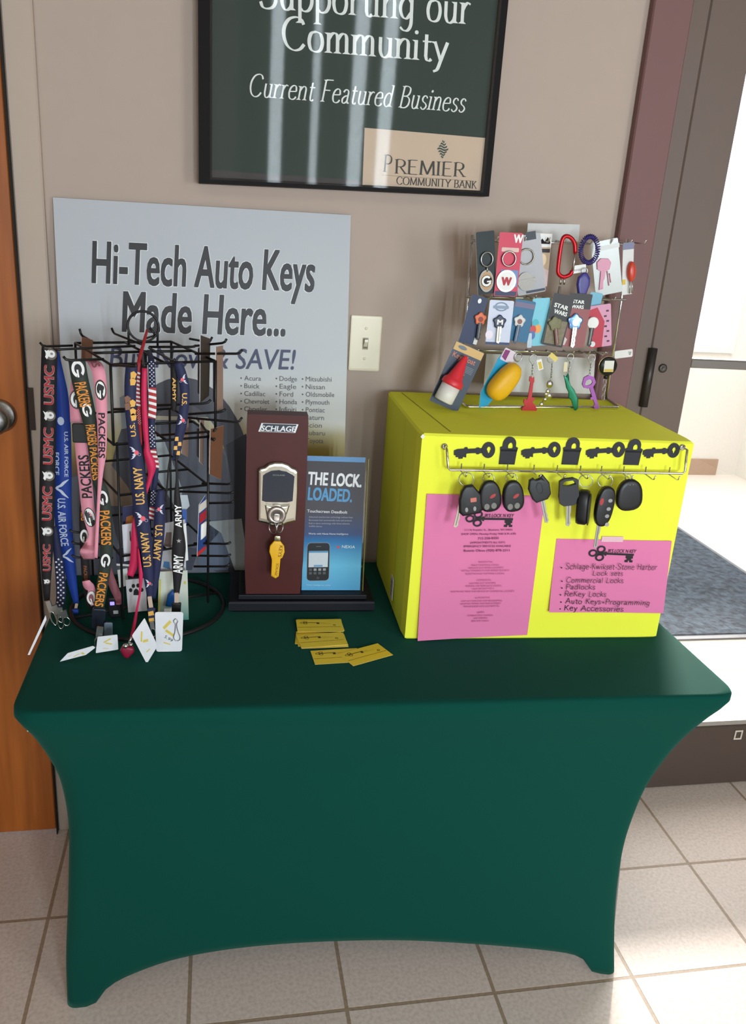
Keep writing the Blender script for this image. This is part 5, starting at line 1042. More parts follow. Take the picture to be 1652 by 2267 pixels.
t, G = dangler('green fish shaped bottle opener keychain on a short chain', (1262, 780), (1275, 909), .045); m_ = MB(); m_.pillow(G, pxp(G, [(1247, 830), (1252, 834), (1257, 826), (1258, 840), (1262, 852), (1270, 862), (1276, 876), (1279, 882), (1278, 904), (1272, 909), (1268, 900), (1264, 886), (1258, 880), (1258, 868), (1253, 858), (1250, 842)])[::-1], 0, .005, mat((20, 124, 92), .3, .3), .2, True, True).build('fish', t); m_ = MB(); chain(m_, G, (1262, 796), (1257, 828), 5); m_.ring(G, *upx(G, 1262, 790), .007, .0011, STEEL, 18, h=.003); m_.build('chain', t)
q = upx(G, 1252, 812); g = G.shift(q[0], q[1], .001, -.2); lab(MB().prism(g, rrect(-.004, -.010, .004, .010, .001), 0, .0005, mat((228, 216, 180), .5)).build('price_tag', t), 'cream tag')
t, G = dangler('purple key shaped opener keychain, right of the green fish', (1310, 780), (1320, 906), .045); PO = mat((150, 84, 160), .3, .4); m_ = MB(); c_ = upx(G, 1303, 845)
m_.ringprism(G, pxp(G, [(1288, 850), (1292, 835), (1302, 830), (1314, 834), (1318, 846), (1312, 856), (1300, 860), (1292, 858)])[::-1], pxp(G, [(1294, 850), (1297, 842), (1303, 839), (1309, 841), (1311, 846), (1307, 851), (1301, 853), (1296, 853)])[::-1], 0, .004, PO); m_.prism(G, pxp(G, [(1304, 858), (1312, 856), (1318, 876), (1325, 900), (1324, 905), (1315, 904), (1313, 898), (1316, 894), (1312, 884), (1306, 884), (1306, 880), (1310, 878)])[::-1], 0, .004, PO).build('opener', t)
m_ = MB(); chain(m_, G, (1308, 800), (1304, 832), 5); m_.ring(G, *upx(G, 1309, 793), .008, .0011, STEEL, 18, h=.003); m_.build('chain', t)
t, G = dangler('black round retractable reel with a white label at the right end', (1344, 785), (1332, 886), .03); t.name = 'key_reel'; c_ = upx(G, 1343, 809); m_ = MB(); m_.lathe(G(c_[0], c_[1], 0), G.N, [(.019, 0), (.0205, .003), (.0205, .009), (.018, .012)], mat((40, 38, 36), .3, .3), 32); m_.ring(G, c_[0], c_[1], .0205, .0016, mat((170, 150, 110), .3, 1), 32, h=.006).build('reel_body', t)
m_ = MB(); m_.poly(G, [(c_[0] - .011, c_[1] - .012), (c_[0] + .011, c_[1] - .012), (c_[0] + .011, c_[1] + .012), (c_[0] - .011, c_[1] + .012)], mat((226, 224, 214), .5), .0124); m_.poly(G, [(c_[0] - .010, c_[1] - .0115), (c_[0] + .010, c_[1] - .0115), (c_[0] + .010, c_[1] - .006), (c_[0] - .010, c_[1] - .006)], mat((214, 180, 60), .5), .0127); m_.text(G, '12.99', (c_[0] - .008, c_[1]), (c_[0] + .008, c_[1]), .005, DY, h=.0127) if False else None; lab(m_.build('label', t), 'white and yellow label')
m_ = MB(); m_.tube([G(c_[0], c_[1] - .02, .004), G(*upx(G, 1339, 838), .004)], [.006, .0045], BLACK); m_.build('nozzle', t); m_ = MB(); chain(m_, G, (1338, 840), (1334, 884), 5, .005); m_.build('chain', t)
t, G, m_ = product('narrow white tag standing out behind the black reel at the right', 'tag', (1361, 786), (1401, 781), 17, mat((228, 226, 222), .5), -.02, 0, name='price_tag'); m_.text(G, '4Z', (-.004, .004), (.004, .004), .006, DY, h=.0006); m_.build('paper_tag', t)

# ------------------------------------------------------------------ black wire lanyard rack
t = thing('lanyard_rack', 'black wire rack with tiers of hooks standing at the left of the table', 'rack', (-.13, 1.555, ZT))
RC = Vector((-.130, 1.555, 0)); zt = 1.25
Cn = {'F': Vector((-.169, 1.403, 0)), 'R': Vector((.0, 1.476, 0)), 'B': Vector((-.087, 1.700, 0)), 'L': Vector((-.258, 1.628, 0))}
def at_z(v, z): return Vector((v.x, v.y, z))
m_ = MB(); m_.tube([(RC.x + .148 * math.cos(a_), RC.y + .145 * math.sin(a_), ZT + .0045) for a_ in [2 * math.pi * i / 48 for i in range(48)]], .0042, BLACKW, True, 8)
for a_ in (.4, 2.0, 3.5, 5.1): m_.tube([(RC.x, RC.y, ZT + .012), (RC.x + .148 * math.cos(a_), RC.y + .145 * math.sin(a_), ZT + .0045)], .003, BLACKW)
m_.build('base_ring', t)
MB().tube([at_z(RC, ZT + .01), at_z(RC, zt + .002)], .0075, BLACKW, n=12).build('center_pole', t)
HD = hang((317, 698), (317, 760), 60, 1.555); m_ = MB(); ring_ = [HD(.027 * math.cos(a_), .030 + .027 * math.sin(a_)) for a_ in [math.radians(-20 + 220 * i / 24) for i in range(25)]]
m_.tube([HD(.0254, -.004)] + ring_ + [HD(-.0254, -.004)], .0021, BLACKW); m_.ring(HD, 0, .030, .0265, .0019, BLACKW, 28); m_.build('carry_loop', t)
for z, k in ((zt, 1.0), (1.115, 1.0), (1.02, .9), (.905, .9)):
    P_ = [at_z(RC, z) + (at_z(Cn[c], z) - at_z(RC, z)) * k for c in 'FRBL']; m_ = MB(); m_.tube(P_, .0024, BLACKW, True)
    for i in range(4 if z == zt else 2): m_.tube([at_z(RC, z), (P_[i] + P_[(i + 1) % 4]) / 2], .0024, BLACKW)
    m_.build('tier_frame', t)
for c in 'FRBL':
    MB().tube([at_z(Cn[c], zt), at_z(Cn[c], 1.115)], .0024, BLACKW).tube([at_z(RC, 1.115) + (at_z(Cn[c], 1.115) - at_z(RC, 1.115)) * .9, at_z(RC, .78) + (at_z(Cn[c], .78) - at_z(RC, .78)) * .9], .0022, BLACKW).build('corner_wire', t)
def hook(A, B, ya, yb, tip=(0, -10), r=.0022):
    a, b_ = ony(A[0], A[1], ya), ony(B[0], B[1], yb); d_ = (b_ - a).normalized(); e_ = ony(B[0] + tip[0], B[1] + tip[1], yb)
    MB().tube([a, b_ - d_ * .006, b_ + (e_ - b_) * .25, e_], r, BLACKW).build('hook', t)
hook((161, 765), (96, 767), 1.628, 1.600, (-8, -9)); hook((300, 766), (100, 775), 1.555, 1.52, (-6, -8))
hook((205, 757), (180, 742), 1.68, 1.62, (-4, -14)); hook((312, 762), (252, 738), 1.555, 1.70, (-5, -12))
hook((230, 795), (148, 798), 1.43, 1.405, (-8, -9)); hook((245, 807), (300, 812), 1.403, 1.36, (2, -6))
hook((315, 775), (318, 812), 1.54, 1.36, (2, -6)); hook((330, 770), (384, 800), 1.55, 1.38, (4, -6)); hook((330, 768), (430, 768), 1.55, 1.53, (4, -4))
hook((430, 766), (497, 759), 1.56, 1.50, (5, -9)); hook((432, 783), (530, 783), 1.50, 1.46, (7, -9)); hook((420, 750), (464, 758), 1.66, 1.62, (6, -12)); hook((320, 750), (345, 742), 1.6, 1.55, (-14, -16))
hook((340, 898), (458, 893), 1.50, 1.48, (9, -8)); hook((415, 917), (490, 912), 1.50, 1.47, (10, -7)); hook((410, 924), (528, 935), 1.50, 1.46, (8, -11)); hook((250, 906), (300, 905), 1.43, 1.40, (3, -6))
hook((436, 925), (472, 976), 1.52, 1.45, (4, -6)); hook((348, 964), (474, 955), 1.52, 1.46, (5, -7)); hook((397, 1088), (512, 1092), 1.52, 1.47, (6, -5)); hook((448, 1070), (508, 1072), 1.53, 1.48, (6, -5)); hook((448, 1114), (512, 1113), 1.53, 1.48, (6, -5))
hook((430, 1203), (504, 1204), 1.53, 1.48, (7, -4)); hook((425, 1230), (504, 1231), 1.53, 1.48, (7, -4)); hook((430, 1254), (502, 1254), 1.53, 1.48, (7, -6)); hook((250, 1180), (160, 1178), 1.5, 1.48, (-6, -6)); hook((250, 1205), (165, 1204), 1.5, 1.48, (-6, -6)); hook((250, 1235), (165, 1234), 1.5, 1.48, (-6, -6))

class Strap:
    def __init__(s, P, y, dy=0.0, amp=0.0):
        C_ = []
        for p in P:
            yaw_ = p[3] if len(p) > 3 else 0.0; yy = (p[4] if len(p) > 4 else y)
            q = ony(p[0], p[1], yy); sc = (q - Vector(CAM)).dot(Vector(ROT[:, 2])) / FPX
            C_.append((q.x, q.y, q.z, p[2] * sc / max(.35, math.cos(yaw_)), yaw_, p[1]))
        R_ = cat_rom(C_, 6); s.c = [Vector(r[:3]) for r in R_]; s.w = [r[3] for r in R_]; s.yaw = [r[4] for r in R_]; s.py = [r[5] for r in R_]
        s.s = [0.0]
        for i in range(1, len(s.c)): s.s.append(s.s[-1] + (s.c[i] - s.c[i - 1]).length)
    def fr(s, i):
        a, b_ = s.c[max(i - 1, 0)], s.c[min(i + 1, len(s.c) - 1)]; T = (b_ - a).normalized()
        X_ = Vector((math.cos(s.yaw[i]), math.sin(s.yaw[i]), 0)); X_ = (X_ - X_.dot(T) * T).normalized(); return X_, X_.cross(-T)
    def __call__(s, u, v, h=0.0):
        """u metres along the strap, v metres across"""
        u = min(max(u, 0), s.s[-1] - 1e-6); i = max(0, min(len(s.s) - 2, int(np.searchsorted(s.s, u)) - 1)); f = (u - s.s[i]) / max(1e-6, s.s[i + 1] - s.s[i])
        X0, N0 = s.fr(i); X1, N1 = s.fr(i + 1); return s.c[i].lerp(s.c[i + 1], f) + X0.lerp(X1, f) * v + N0.lerp(N1, f) * (h + .0006)
    def at(s, py): return float(np.interp(py, s.py, s.s))
    def wid(s, py): return float(np.interp(py, s.py, s.w))
    def mesh(s, m_, m, cols=None):
        n = len(s.c); vs = []
        for i in range(n):
            X_, N_ = s.fr(i); w = s.w[i] / 2
            vs += [s.c[i] - X_ * w + N_ * .0006, s.c[i] + X_ * w + N_ * .0006, s.c[i] + X_ * w - N_ * .0006, s.c[i] - X_ * w - N_ * .0006]
        fs = []
        for i in range(n - 1):
            for k in range(4): fs.append([i * 4 + k, i * 4 + (k + 1) % 4, (i + 1) * 4 + (k + 1) % 4, (i + 1) * 4 + k][::-1])
        fs += [[0, 1, 2, 3], [(n - 1) * 4 + k for k in (3, 2, 1, 0)]]
        m_.add(vs, fs, m, True); return s
    def word(s, m_, txt, pya, pyb, m, frac=.6, up=False, h=.0004, bold=.03, off=0.0, halo=None, shear=0):
        a, b_ = s.at(pya), s.at(pyb); w = s.wid((pya + pyb) / 2); H_ = w * frac; L_ = b_ - a
        if up: fn = lambda u, v, hh: s(b_ - u, -(v - H_ / 2) + off * w, hh)
        else: fn = lambda u, v, hh: s(a + u, (v - H_ / 2) + off * w, hh)
        if halo: m_.text(None, txt, (0, 0), (L_, 0), H_, halo, h=h, bold=bold + .035, fn=fn)
        m_.text(None, txt, (0, 0), (L_, 0), H_, m, h=h + .0003, bold=bold, fn=fn)
    def spot(s, py, rot=0.0):
        a = s.at(py); c_, s_ = math.cos(rot), math.sin(rot)
        return lambda u, v, h=0.0: s(a - (u * s_ + v * c_), u * c_ - v * s_, h)
def em_G(m_, S_, py, ring=WHITE, dark=BLACK, k=.40, ky=.54, edge=None):
    w = S_.wid(py)
    if edge: m_.poly(S_.spot(py), ell(0, 0, w * k * 1.26, w * ky * 1.2, 24), edge, .0002)
    logo_G(m_, S_.spot(py), 0, 0, w * k, w * ky, ring, dark, h=.0004)
GREYW = mat((170, 168, 166), .6); REDM = mat((176, 40, 48), .6); PNK = mat((232, 96, 110), .6)
def em_globe(m_, S_, py):
    w = S_.wid(py); F = S_.spot(py); m_.poly(F, ell(w * .10, 0, w * .36, w * .36, 20), mat((110, 100, 92), .6), .0003); m_.poly(F, ell(w * .12, w * .03, w * .24, w * .24, 18), WHITE, .0006)
    m_.poly(F, [(-w * .34, w * .30), (-w * .18, w * .2), (-w * .05, w * .28), (w * .02, 0), (-w * .14, -w * .34), (-w * .26, -w * .2), (-w * .2, 0)], WHITE, .0008); m_.poly(F, ell(w * .14, w * .05, w * .09, w * .08, 10), mat((150, 140, 132), .6), .001)
def em_eagle(m_, S_, py, fl=1):
    w = S_.wid(py); F = S_.spot(py)
    for sg in (1, -1):
        m_.poly(F, [(fl * x * w, sg * y * w) for x, y in ((-.42, .52), (-.2, .46), (-.02, .26), (.06, .04), (-.1, .04), (-.26, .14), (-.16, .24), (-.3, .3), (-.24, .38))], mat((214, 214, 226), .6), .0004)
    m_.poly(F, ell(fl * .08 * w, 0, w * .17, w * .19, 14), PNK, .0007); m_.strip(F, ell(fl * .28 * w, -w * .16, w * .12, w * .12, 14), ell(fl * .28 * w, -w * .16, w * .08, w * .08, 14), mat((150, 150, 170), .6), .0005)
def em_wing(m_, S_, py):
    w = S_.wid(py); F = S_.spot(py)
    for sg in (1, -1):
        P_ = cat_rom([(-.36, .1 * sg), (-.16, .22 * sg), (.02, .42 * sg), (.34, .60 * sg)], 5); Q_ = cat_rom([(-.30, .0), (-.04, .12 * sg), (.12, .30 * sg), (.34, .56 * sg)], 5); m_.strip(F, [(p[0] * w, p[1] * w) for p in P_], [(p[0] * w, p[1] * w) for p in Q_], mat((206, 214, 232), .6), .0004, False)
    m_.poly(F, [(-.42 * w, 0), (-.32 * w, .12 * w), (-.22 * w, 0), (-.32 * w, -.12 * w)], mat((206, 214, 232), .6), .0005)
def stars(m_, S_, p0, p1, m=WHITE):
    a, b_ = S_.at(p0), S_.at(p1); w = S_.wid((p0 + p1) / 2); n = max(2, int((b_ - a) / (w * .3))); k = 0
    for i in range(n):
        for j in ((-.28, .28) if i % 2 else (0,)):
            c_ = a + (b_ - a) * (i + .5) / n; F = lambda u, v, h=0.0, c_=c_, j=j: S_(c_ - v, j * w + u, h)
            m_.poly(F, [((w * .15 if q % 2 == 0 else w * .065) * math.sin(math.pi * q / 5), (w * .15 if q % 2 == 0 else w * .065) * math.cos(math.pi * q / 5)) for q in range(10)], m, .0005)
def stripes(m_, S_, p0, p1):
    a, b_ = S_.at(p0), S_.at(p1); w = S_.wid((p0 + p1) / 2)
    m_.add([S_(a + (b_ - a) * i / 12, sx * w * .49, .0003) for i in range(13) for sx in (-1, 1)], [[2 * i, 2 * i + 1, 2 * i + 3, 2 * i + 2][::-1] for i in range(12)], REDM)
    n = max(2, int((b_ - a) / (w * .75)))
    for i in range(n):
        c_ = a + (b_ - a) * (i + .2) / n; l_ = (b_ - a) / n * .45
        m_.add([S_(c_, -w * .49, .0006), S_(min(b_, c_ + l_ * .6), w * .49, .0006), S_(min(b_, c_ + l_ * 1.6), w * .49, .0006), S_(min(b_, c_ + l_), -w * .49, .0006)], [[0, 3, 2, 1][::-1]], WHITE)
def swivel(t, A, B, y, w=8, name='clip', label=None):
    G = hang(A, B, w, y); m_ = MB(); m_.prism(G, rrect(-G.w * .5, G.h * .55, G.w * .5, G.h, .001), -.002, .002, STEEL)
    m_.ring(G, 0, G.h * .28, G.h * .28, .0013, CHROME, 20, rx=G.w * .55).tube([G(0, G.h * .6), G(0, G.h * .5)], .0022, CHROME); o = m_.build(name, t)
    return lab(o, label) if label else o
def tagcard(t, Q, y, yaw=0.0, marks=True, lbl=None, rad=.003, pricetxt=None):
    F = vplane(y, yaw, ony(Q[0][0], Q[0][1], y).x); q = [F.uv(*p) for p in Q][::-1]; c_ = np.mean(np.array(q), 0); qs = []
    n = len(q)
    for i in range(n):
        p = np.array(q[i]); a = np.array(q[i - 1]); b_ = np.array(q[(i + 1) % n]); da = (a - p) / np.linalg.norm(a - p); db = (b_ - p) / np.linalg.norm(b_ - p)
        qs += [tuple(p + da * rad), tuple(p + (da + db) * rad * .3), tuple(p + db * rad)]
    m_ = MB(); m_.prism(F, qs, -.0008, 0, mat((232, 232, 236), .5))
    Yl = mat((226, 200, 90), .6)
    if marks:
        U_ = (np.array(q[1]) - np.array(q[0])); V_ = (np.array(q[3]) - np.array(q[0]))
        P = lambda a, b_: tuple(np.array(q[0]) + U_ * a + V_ * b_)
        m_.poly(F, [P(.28, .62), P(.34, .56), P(.62, .74), P(.56, .80)], Yl, .0003); m_.poly(F, [P(.36, .52), P(.42, .57), P(.7, .44), P(.66, .38)], Yl, .0003)
        m_.poly(F, [P(.3, .22), P(.3, .25), P(.55, .2), P(.55, .17)], Yl, .0003)
    if pricetxt: a, b_ = F.uv(*pricetxt[1]), F.uv(*pricetxt[2]); m_.text(F, pricetxt[0], a, b_, .006, INK, h=.0004)
    o = m_.build('price_tag', t)
    return lab(o, lbl) if lbl else o
def lanyard(label, x, y_, py0): 
    q = ony(x, py0, y_); return thing('lanyard', label, 'lanyard', q)
BLKF = mat((26, 22, 26), .7, var=.08); BLUF = mat((18, 58, 150), .65, var=.06); NVF = mat((34, 38, 74), .7, var=.06); GRNF = mat((44, 54, 46), .7, var=.06); PKF = mat((232, 152, 170), .7, var=.05); PKD = mat((150, 88, 96), .7, var=.05); HPK = mat((206, 34, 84), .6, var=.06); GOLD = mat((232, 178, 84), .6); ORG = mat((226, 142, 44), .6)
LEA = mat((196, 170, 150), .6)
# 1 black with red letters
t = lanyard('black lanyard with red letters and round emblems, hanging at the far left', 108, 1.52, 772); S_ = Strap([(110, 772, 34), (108, 850, 34), (107, 950, 33), (105, 1060, 33), (103, 1160, 32), (103, 1230, 26), (103, 1290, 18), (104, 1330, 12)], 1.52); m_ = MB(); S_.mesh(m_, BLKF)
for a, b_ in ((808, 896), (946, 1028), (1076, 1152), (1204, 1264)): S_.word(m_, 'USMC', a, b_, REDM, .62, True, halo=GREYW)
for p_ in (784, 920, 1053, 1176, 1287): em_globe(m_, S_, p_)
m_.build('strap', t); swivel(t, (106, 1330), (124, 1384), 1.475, 10); swivel(t, (120, 1340), (138, 1378), 1.47, 12)
tagcard(t, ((101, 1362), (103, 1372), (66, 1450), (61, 1450)), 1.362, .0, False, 'narrow white tag seen edge on', .0006)
# 2 blue
t = lanyard('bright blue lanyard with white lettering and wing emblems, behind the black and red one', 122, 1.545, 790); S_ = Strap([(112, 782, 36), (126, 830, 30), (134, 880, 34), (138, 950, 36), (139, 1040, 37), (139, 1120, 37), (143, 1180, 35), (152, 1240, 28), (161, 1295, 19), (169, 1336, 11)], 1.545); m_ = MB(); S_.mesh(m_, BLUF)
WB = mat((196, 206, 230), .6); S_.word(m_, 'U.S. AIR FORCE', 1103, 1208, WB, .46, False, off=-.05); S_.word(m_, 'U.S. AIR FORCE', 955, 1055, WB, .22, False, off=.22); S_.word(m_, 'FORCE', 1002, 1052, WB, .26, False, off=-.32)
for p_ in (1081, 1230): em_wing(m_, S_, p_)
em_globe(m_, S_, 932) if False else m_.poly(S_.spot(932), ell(-.002, 0, .006, .008, 10), WB, .0004)
m_.build('strap', t); G = hang((170, 1336), (167, 1352), 6, 1.54); lab(MB().prism(G, rrect(-G.w / 2, 0, G.w / 2, G.h, .001), -.001, .001, LEA).build('end_loop', t), 'tan end loop'); G = hang((166, 1348), (168, 1366), 16, 1.535); lab(MB().pillow(G, rrect(-G.w / 2, 0, G.w / 2, G.h, .004), -.003, .004, BLUF, .2, True, True).build('clip', t), 'blue plastic clip')
# 3 stars
t = lanyard('short navy strap with white stars between the black and blue lanyards', 126, 1.53, 1180); S_ = Strap([(120, 1165, 10), (124, 1200, 16), (130, 1240, 19), (134, 1285, 20), (135, 1320, 20), (131, 1346, 16)], 1.53); m_ = MB(); S_.mesh(m_, NVF); stars(m_, S_, 1235, 1342); m_.build('strap', t); swivel(t, (132, 1345), (136, 1392), 1.465, 12); swivel(t, (140, 1352), (150, 1385), 1.46, 14)
# 4 dark green and gold
t = lanyard('dark green lanyard with orange lettering and white oval G emblems', 172, 1.43, 798)
S2 = Strap([(190, 1080, 14), (186, 1130, 19), (187, 1190, 20), (188, 1240, 18), (192, 1290, 18), (200, 1330, 18), (212, 1352, 16)], 1.47); m_ = MB(); S2.mesh(m_, BLKF); em_G(m_, S2, 1187, k=.44, ky=.8); S2.word(m_, 'PACKERS', 1110, 1152, ORG, .6); S2.word(m_, 'PACKERS', 1252, 1290, mat((150, 84, 40), .6), .4); m_.build('strap', t)
S_ = Strap([(170, 797, 36), (177, 840, 36), (190, 895, 34), (202, 950, 28), (209, 1010, 22), (214, 1060, 20), (226, 1090, 27), (234, 1150, 28), (236, 1210, 27), (233, 1250, 26), (226, 1300, 24), (219, 1346, 22)], 1.425); m_ = MB(); S_.mesh(m_, GRNF)
for p_ in (817, 1102, 1241): em_G(m_, S_, p_, k=.38, ky=.52 if p_ < 900 else .62)
em_G(m_, S_, 908, k=.30, ky=.46)
for a, b_, f in ((846, 900, .55), (940, 985, .6), (990, 1062, .6), (1130, 1206, .62), (1268, 1342, .62)): S_.word(m_, 'PACKERS', a, b_, ORG, f + .16, False)
m_.build('strap', t); G = hang((220, 1346), (218, 1392), 30, 1.43); lab(MB().pillow(G, rrect(-G.w / 2, 0, G.w / 2, G.h, .004), -.004, .004, mat((24, 30, 44), .35), .12, False, True).build('buckle', t), 'dark plastic buckle')
G = hang((240, 1378), (240, 1412), 18, 1.415); lab(MB().pillow(G, rrect(-G.w / 2, 0, G.w / 2, G.h, .003), -.002, .002, mat((150, 168, 190), .12, trans=.5), .15, True, True).build('clip', t), 'clear plastic clip'); swivel(t, (222, 1388), (216, 1436), 1.372, 14)
tagcard(t, ((216, 1410), (260, 1405), (262, 1438), (212, 1446)), 1.365, 0, True, 'small white tag with yellow marks', .0015); tagcard(t, ((206, 1430), (211, 1434), (190, 1450), (132, 1465), (150, 1446)), 1.340, 0, True, 'crumpled white paper tag', .001)
# 5 pink with black buckle
t = lanyard('pink lanyard with black buckle and black lettering reading upward', 172, 1.445, 848)
S_ = Strap([(172, 843, 26), (170, 880, 30), (172, 935, 31)], 1.45); m_ = MB(); S_.mesh(m_, PKF); em_G(m_, S_, 884, k=.42, ky=.62, edge=PKD); m_.build('strap', t)
G = hang((177, 937), (179, 978), 33, 1.442); lab(MB().pillow(G, rrect(-G.w / 2, -.001, G.w / 2, G.h, .003), -.004, .005, BLACK, .12, False, True).build('buckle', t), 'black plastic buckle')
S_ = Strap([(181, 974, 31), (184, 1010, 30), (190, 1070, 29), (195, 1125, 28), (202, 1160, 23, .3), (206, 1185, 18, .4), (201, 1205, 26, .2), (193, 1222, 30, 0, 1.43), (198, 1238, 24, 0, 1.45)], 1.445); m_ = MB(); S_.mesh(m_, PKF); S_.word(m_, 'PACKERS', 1007, 1102, BLKF, .78, True); em_G(m_, S_, 1145, k=.4, ky=.8); m_.build('strap', t)
S_ = Strap([(238, 1240, 8), (243, 1270, 15), (252, 1300, 18), (263, 1325, 16), (262, 1338, 10, 0, 1.44)], 1.46); m_ = MB(); S_.mesh(m_, PKD); m_.build('strap', t)
S_ = Strap([(190, 1286, 16, 0, 1.44), (196, 1296, 22), (203, 1306, 16), (202, 1325, 18), (208, 1340, 12)], 1.445); m_ = MB(); S_.mesh(m_, PKF); em_G(m_, S_, 1324, k=.5, ky=.95, dark=PKD); m_.build('strap', t)
# 6 pink right
t = lanyard('pink lanyard with black lettering reading downward and a white oval emblem near its top', 215, 1.415, 806)
S_ = Strap([(194, 797, 12, 0, 1.45), (208, 803, 26, 0, 1.43), (218, 822, 28), (223, 863, 27), (226, 930, 22), (226, 1000, 18), (223, 1045, 11), (219, 1100, 7), (216, 1160, 7), (212, 1235, 8)], 1.412); m_ = MB(); S_.mesh(m_, PKF); em_G(m_, S_, 863, k=.36, ky=.72, edge=mat((90, 50, 40), .6)); S_.word(m_, 'PACKERS', 914, 1014, BLKF, .72); S_.word(m_, 'RS', 800, 814, PKD, .6); m_.build('strap', t)
# 7, 8 navy with gold
t = lanyard('navy lanyard with gold lettering and red and white eagle emblems, front centre of the rack', 291, 1.385, 808)
S2 = Strap([(356, 1085, 14), (354, 1125, 22), (352, 1180, 24), (348, 1230, 22), (344, 1275, 18), (339, 1325, 10)], 1.40); m_ = MB(); S2.mesh(m_, NVF); S2.word(m_, 'U.S. NAVY', 1162, 1240, GOLD, .68); em_eagle(m_, S2, 1127, -1); m_.build('strap', t)
S_ = Strap([(292, 808, 26), (289, 850, 26), (289, 905, 24), (294, 950, 25), (300, 1000, 28), (306, 1060, 31), (312, 1130, 32), (319, 1180, 30), (325, 1240, 26), (330, 1290, 19), (332, 1322, 12)], 1.385); m_ = MB(); S_.mesh(m_, NVF)
for k, (p_, c_) in enumerate(((830, GOLD), (845, GOLD), (885, mat((130, 90, 70), .6)), (900, mat((130, 90, 70), .6)), (893, GOLD), (912, GOLD), (924, GOLD))): m_.poly(S_.spot(p_), [(x + (.004 if c_ is GOLD else -.004), y_) for x, y_ in ((-.004, -.006), (.003, -.005), (.005, .003), (.0, .007), (-.005, .004))], c_, .0004)
S_.word(m_, 'U.S.', 936, 966, GOLD, .45, True); em_eagle(m_, S_, 1002); S_.word(m_, 'U.S. NAVY', 1034, 1116, GOLD, .62, True); em_eagle(m_, S_, 1148); S_.word(m_, 'U.S. NAVY', 1177, 1254, GOLD, .62, True); em_eagle(m_, S_, 1291); m_.build('strap', t)
G = hang((331, 1320), (336, 1354), 9, 1.382); lab(MB().prism(G, rrect(-G.w / 2, 0, G.w / 2, G.h, .001), -.0015, .0015, LEA).build('end_loop', t), 'tan end loop'); G = hang((335, 1346), (338, 1378), 16, 1.378); m_ = MB(); m_.prism(G, rrect(-G.w / 2, 0, G.w / 2, G.h, .002), -.001, .001, NVF).poly(G, [(-.006, .014), (.004, .015), (.003, .024), (-.006, .022)], GOLD, .0014).poly(G, [(-.006, .002), (.003, .003), (.003, .010), (-.006, .009)], GOLD, .0014).build('end_strap', t); swivel(t, (336, 1376), (341, 1410), 1.374, 9)
tagcard(t, ((292, 1407), (320, 1368), (349, 1430), (325, 1470)), 1.334, 0, True, 'white tag turned on its corner', .002)
# 9 flag
t = lanyard('stars and stripes lanyard hanging behind the hot pink one', 336, 1.43, 790)
S_ = Strap([(330, 775, 8, 0, 1.5), (335, 800, 14), (337, 850, 15), (338, 900, 17), (336, 935, 15), (337, 970, 14), (340, 1000, 14), (346, 1035, 11), (340, 1090, 12), (337, 1125, 13), (334, 1152, 10)], 1.425); m_ = MB(); S_.mesh(m_, NVF); stars(m_, S_, 800, 856); stripes(m_, S_, 858, 926); stars(m_, S_, 940, 990); stripes(m_, S_, 994, 1036); stars(m_, S_, 1085, 1118); stripes(m_, S_, 1122, 1150); m_.build('strap', t)
S_ = Strap([(326, 730, 5, 0, 1.5), (318, 760, 7, 0, 1.46), (308, 800, 8), (304, 850, 11), (306, 900, 10), (310, 945, 7), (313, 985, 4)], 1.42); m_ = MB(); S_.mesh(m_, REDM); stripes(m_, S_, 820, 900); stars(m_, S_, 905, 940); m_.build('strap', t)
# 10 hot pink
t = lanyard('hot pink lanyard with a heart shaped charm at its lower end', 319, 1.395, 818)
S_ = Strap([(320, 815, 11), (319, 880, 12), (322, 945, 12), (325, 985, 10), (326, 1003, 15), (335, 1030, 20), (332, 1060, 10), (312, 1120, 7), (298, 1150, 6), (298, 1180, 14), (300, 1215, 20), (296, 1250, 18), (288, 1275, 14)], 1.40); m_ = MB(); S_.mesh(m_, HPK); m_.build('strap', t)
S_ = Strap([(308, 1215, 6), (312, 1265, 9), (310, 1310, 5), (304, 1345, 5), (298, 1380, 7), (291, 1412, 6, 0, 1.352)], 1.385); m_ = MB(); S_.mesh(m_, HPK); m_.build('cord', t)
G = hang((285, 1412), (281, 1454), 30, 1.350); m_ = MB(); m_.pillow(G, [(-G.w * .1, 0), (G.w * .1, 0), (G.w * .5, G.h * .36), (G.w * .4, G.h * .56), (0, G.h * .6), (-G.w * .4, G.h * .56), (-G.w * .5, G.h * .36)], -.004, .008, mat((136, 14, 50), .4), .3, True, True); lab(m_.build('charm', t), 'dark pink heart shaped charm'); m_ = MB(); m_.ball(G(-G.w * .15, G.h * .62, .004), .005, CHROME, 8).ball(G(G.w * .2, G.h * .68, .002), .004, CHROME, 8).tube([G(0, G.h * .6, 0), G(G.w * .2, G.h * 1.05, 0)], .0022, CHROME, n=6).build('clip', t)
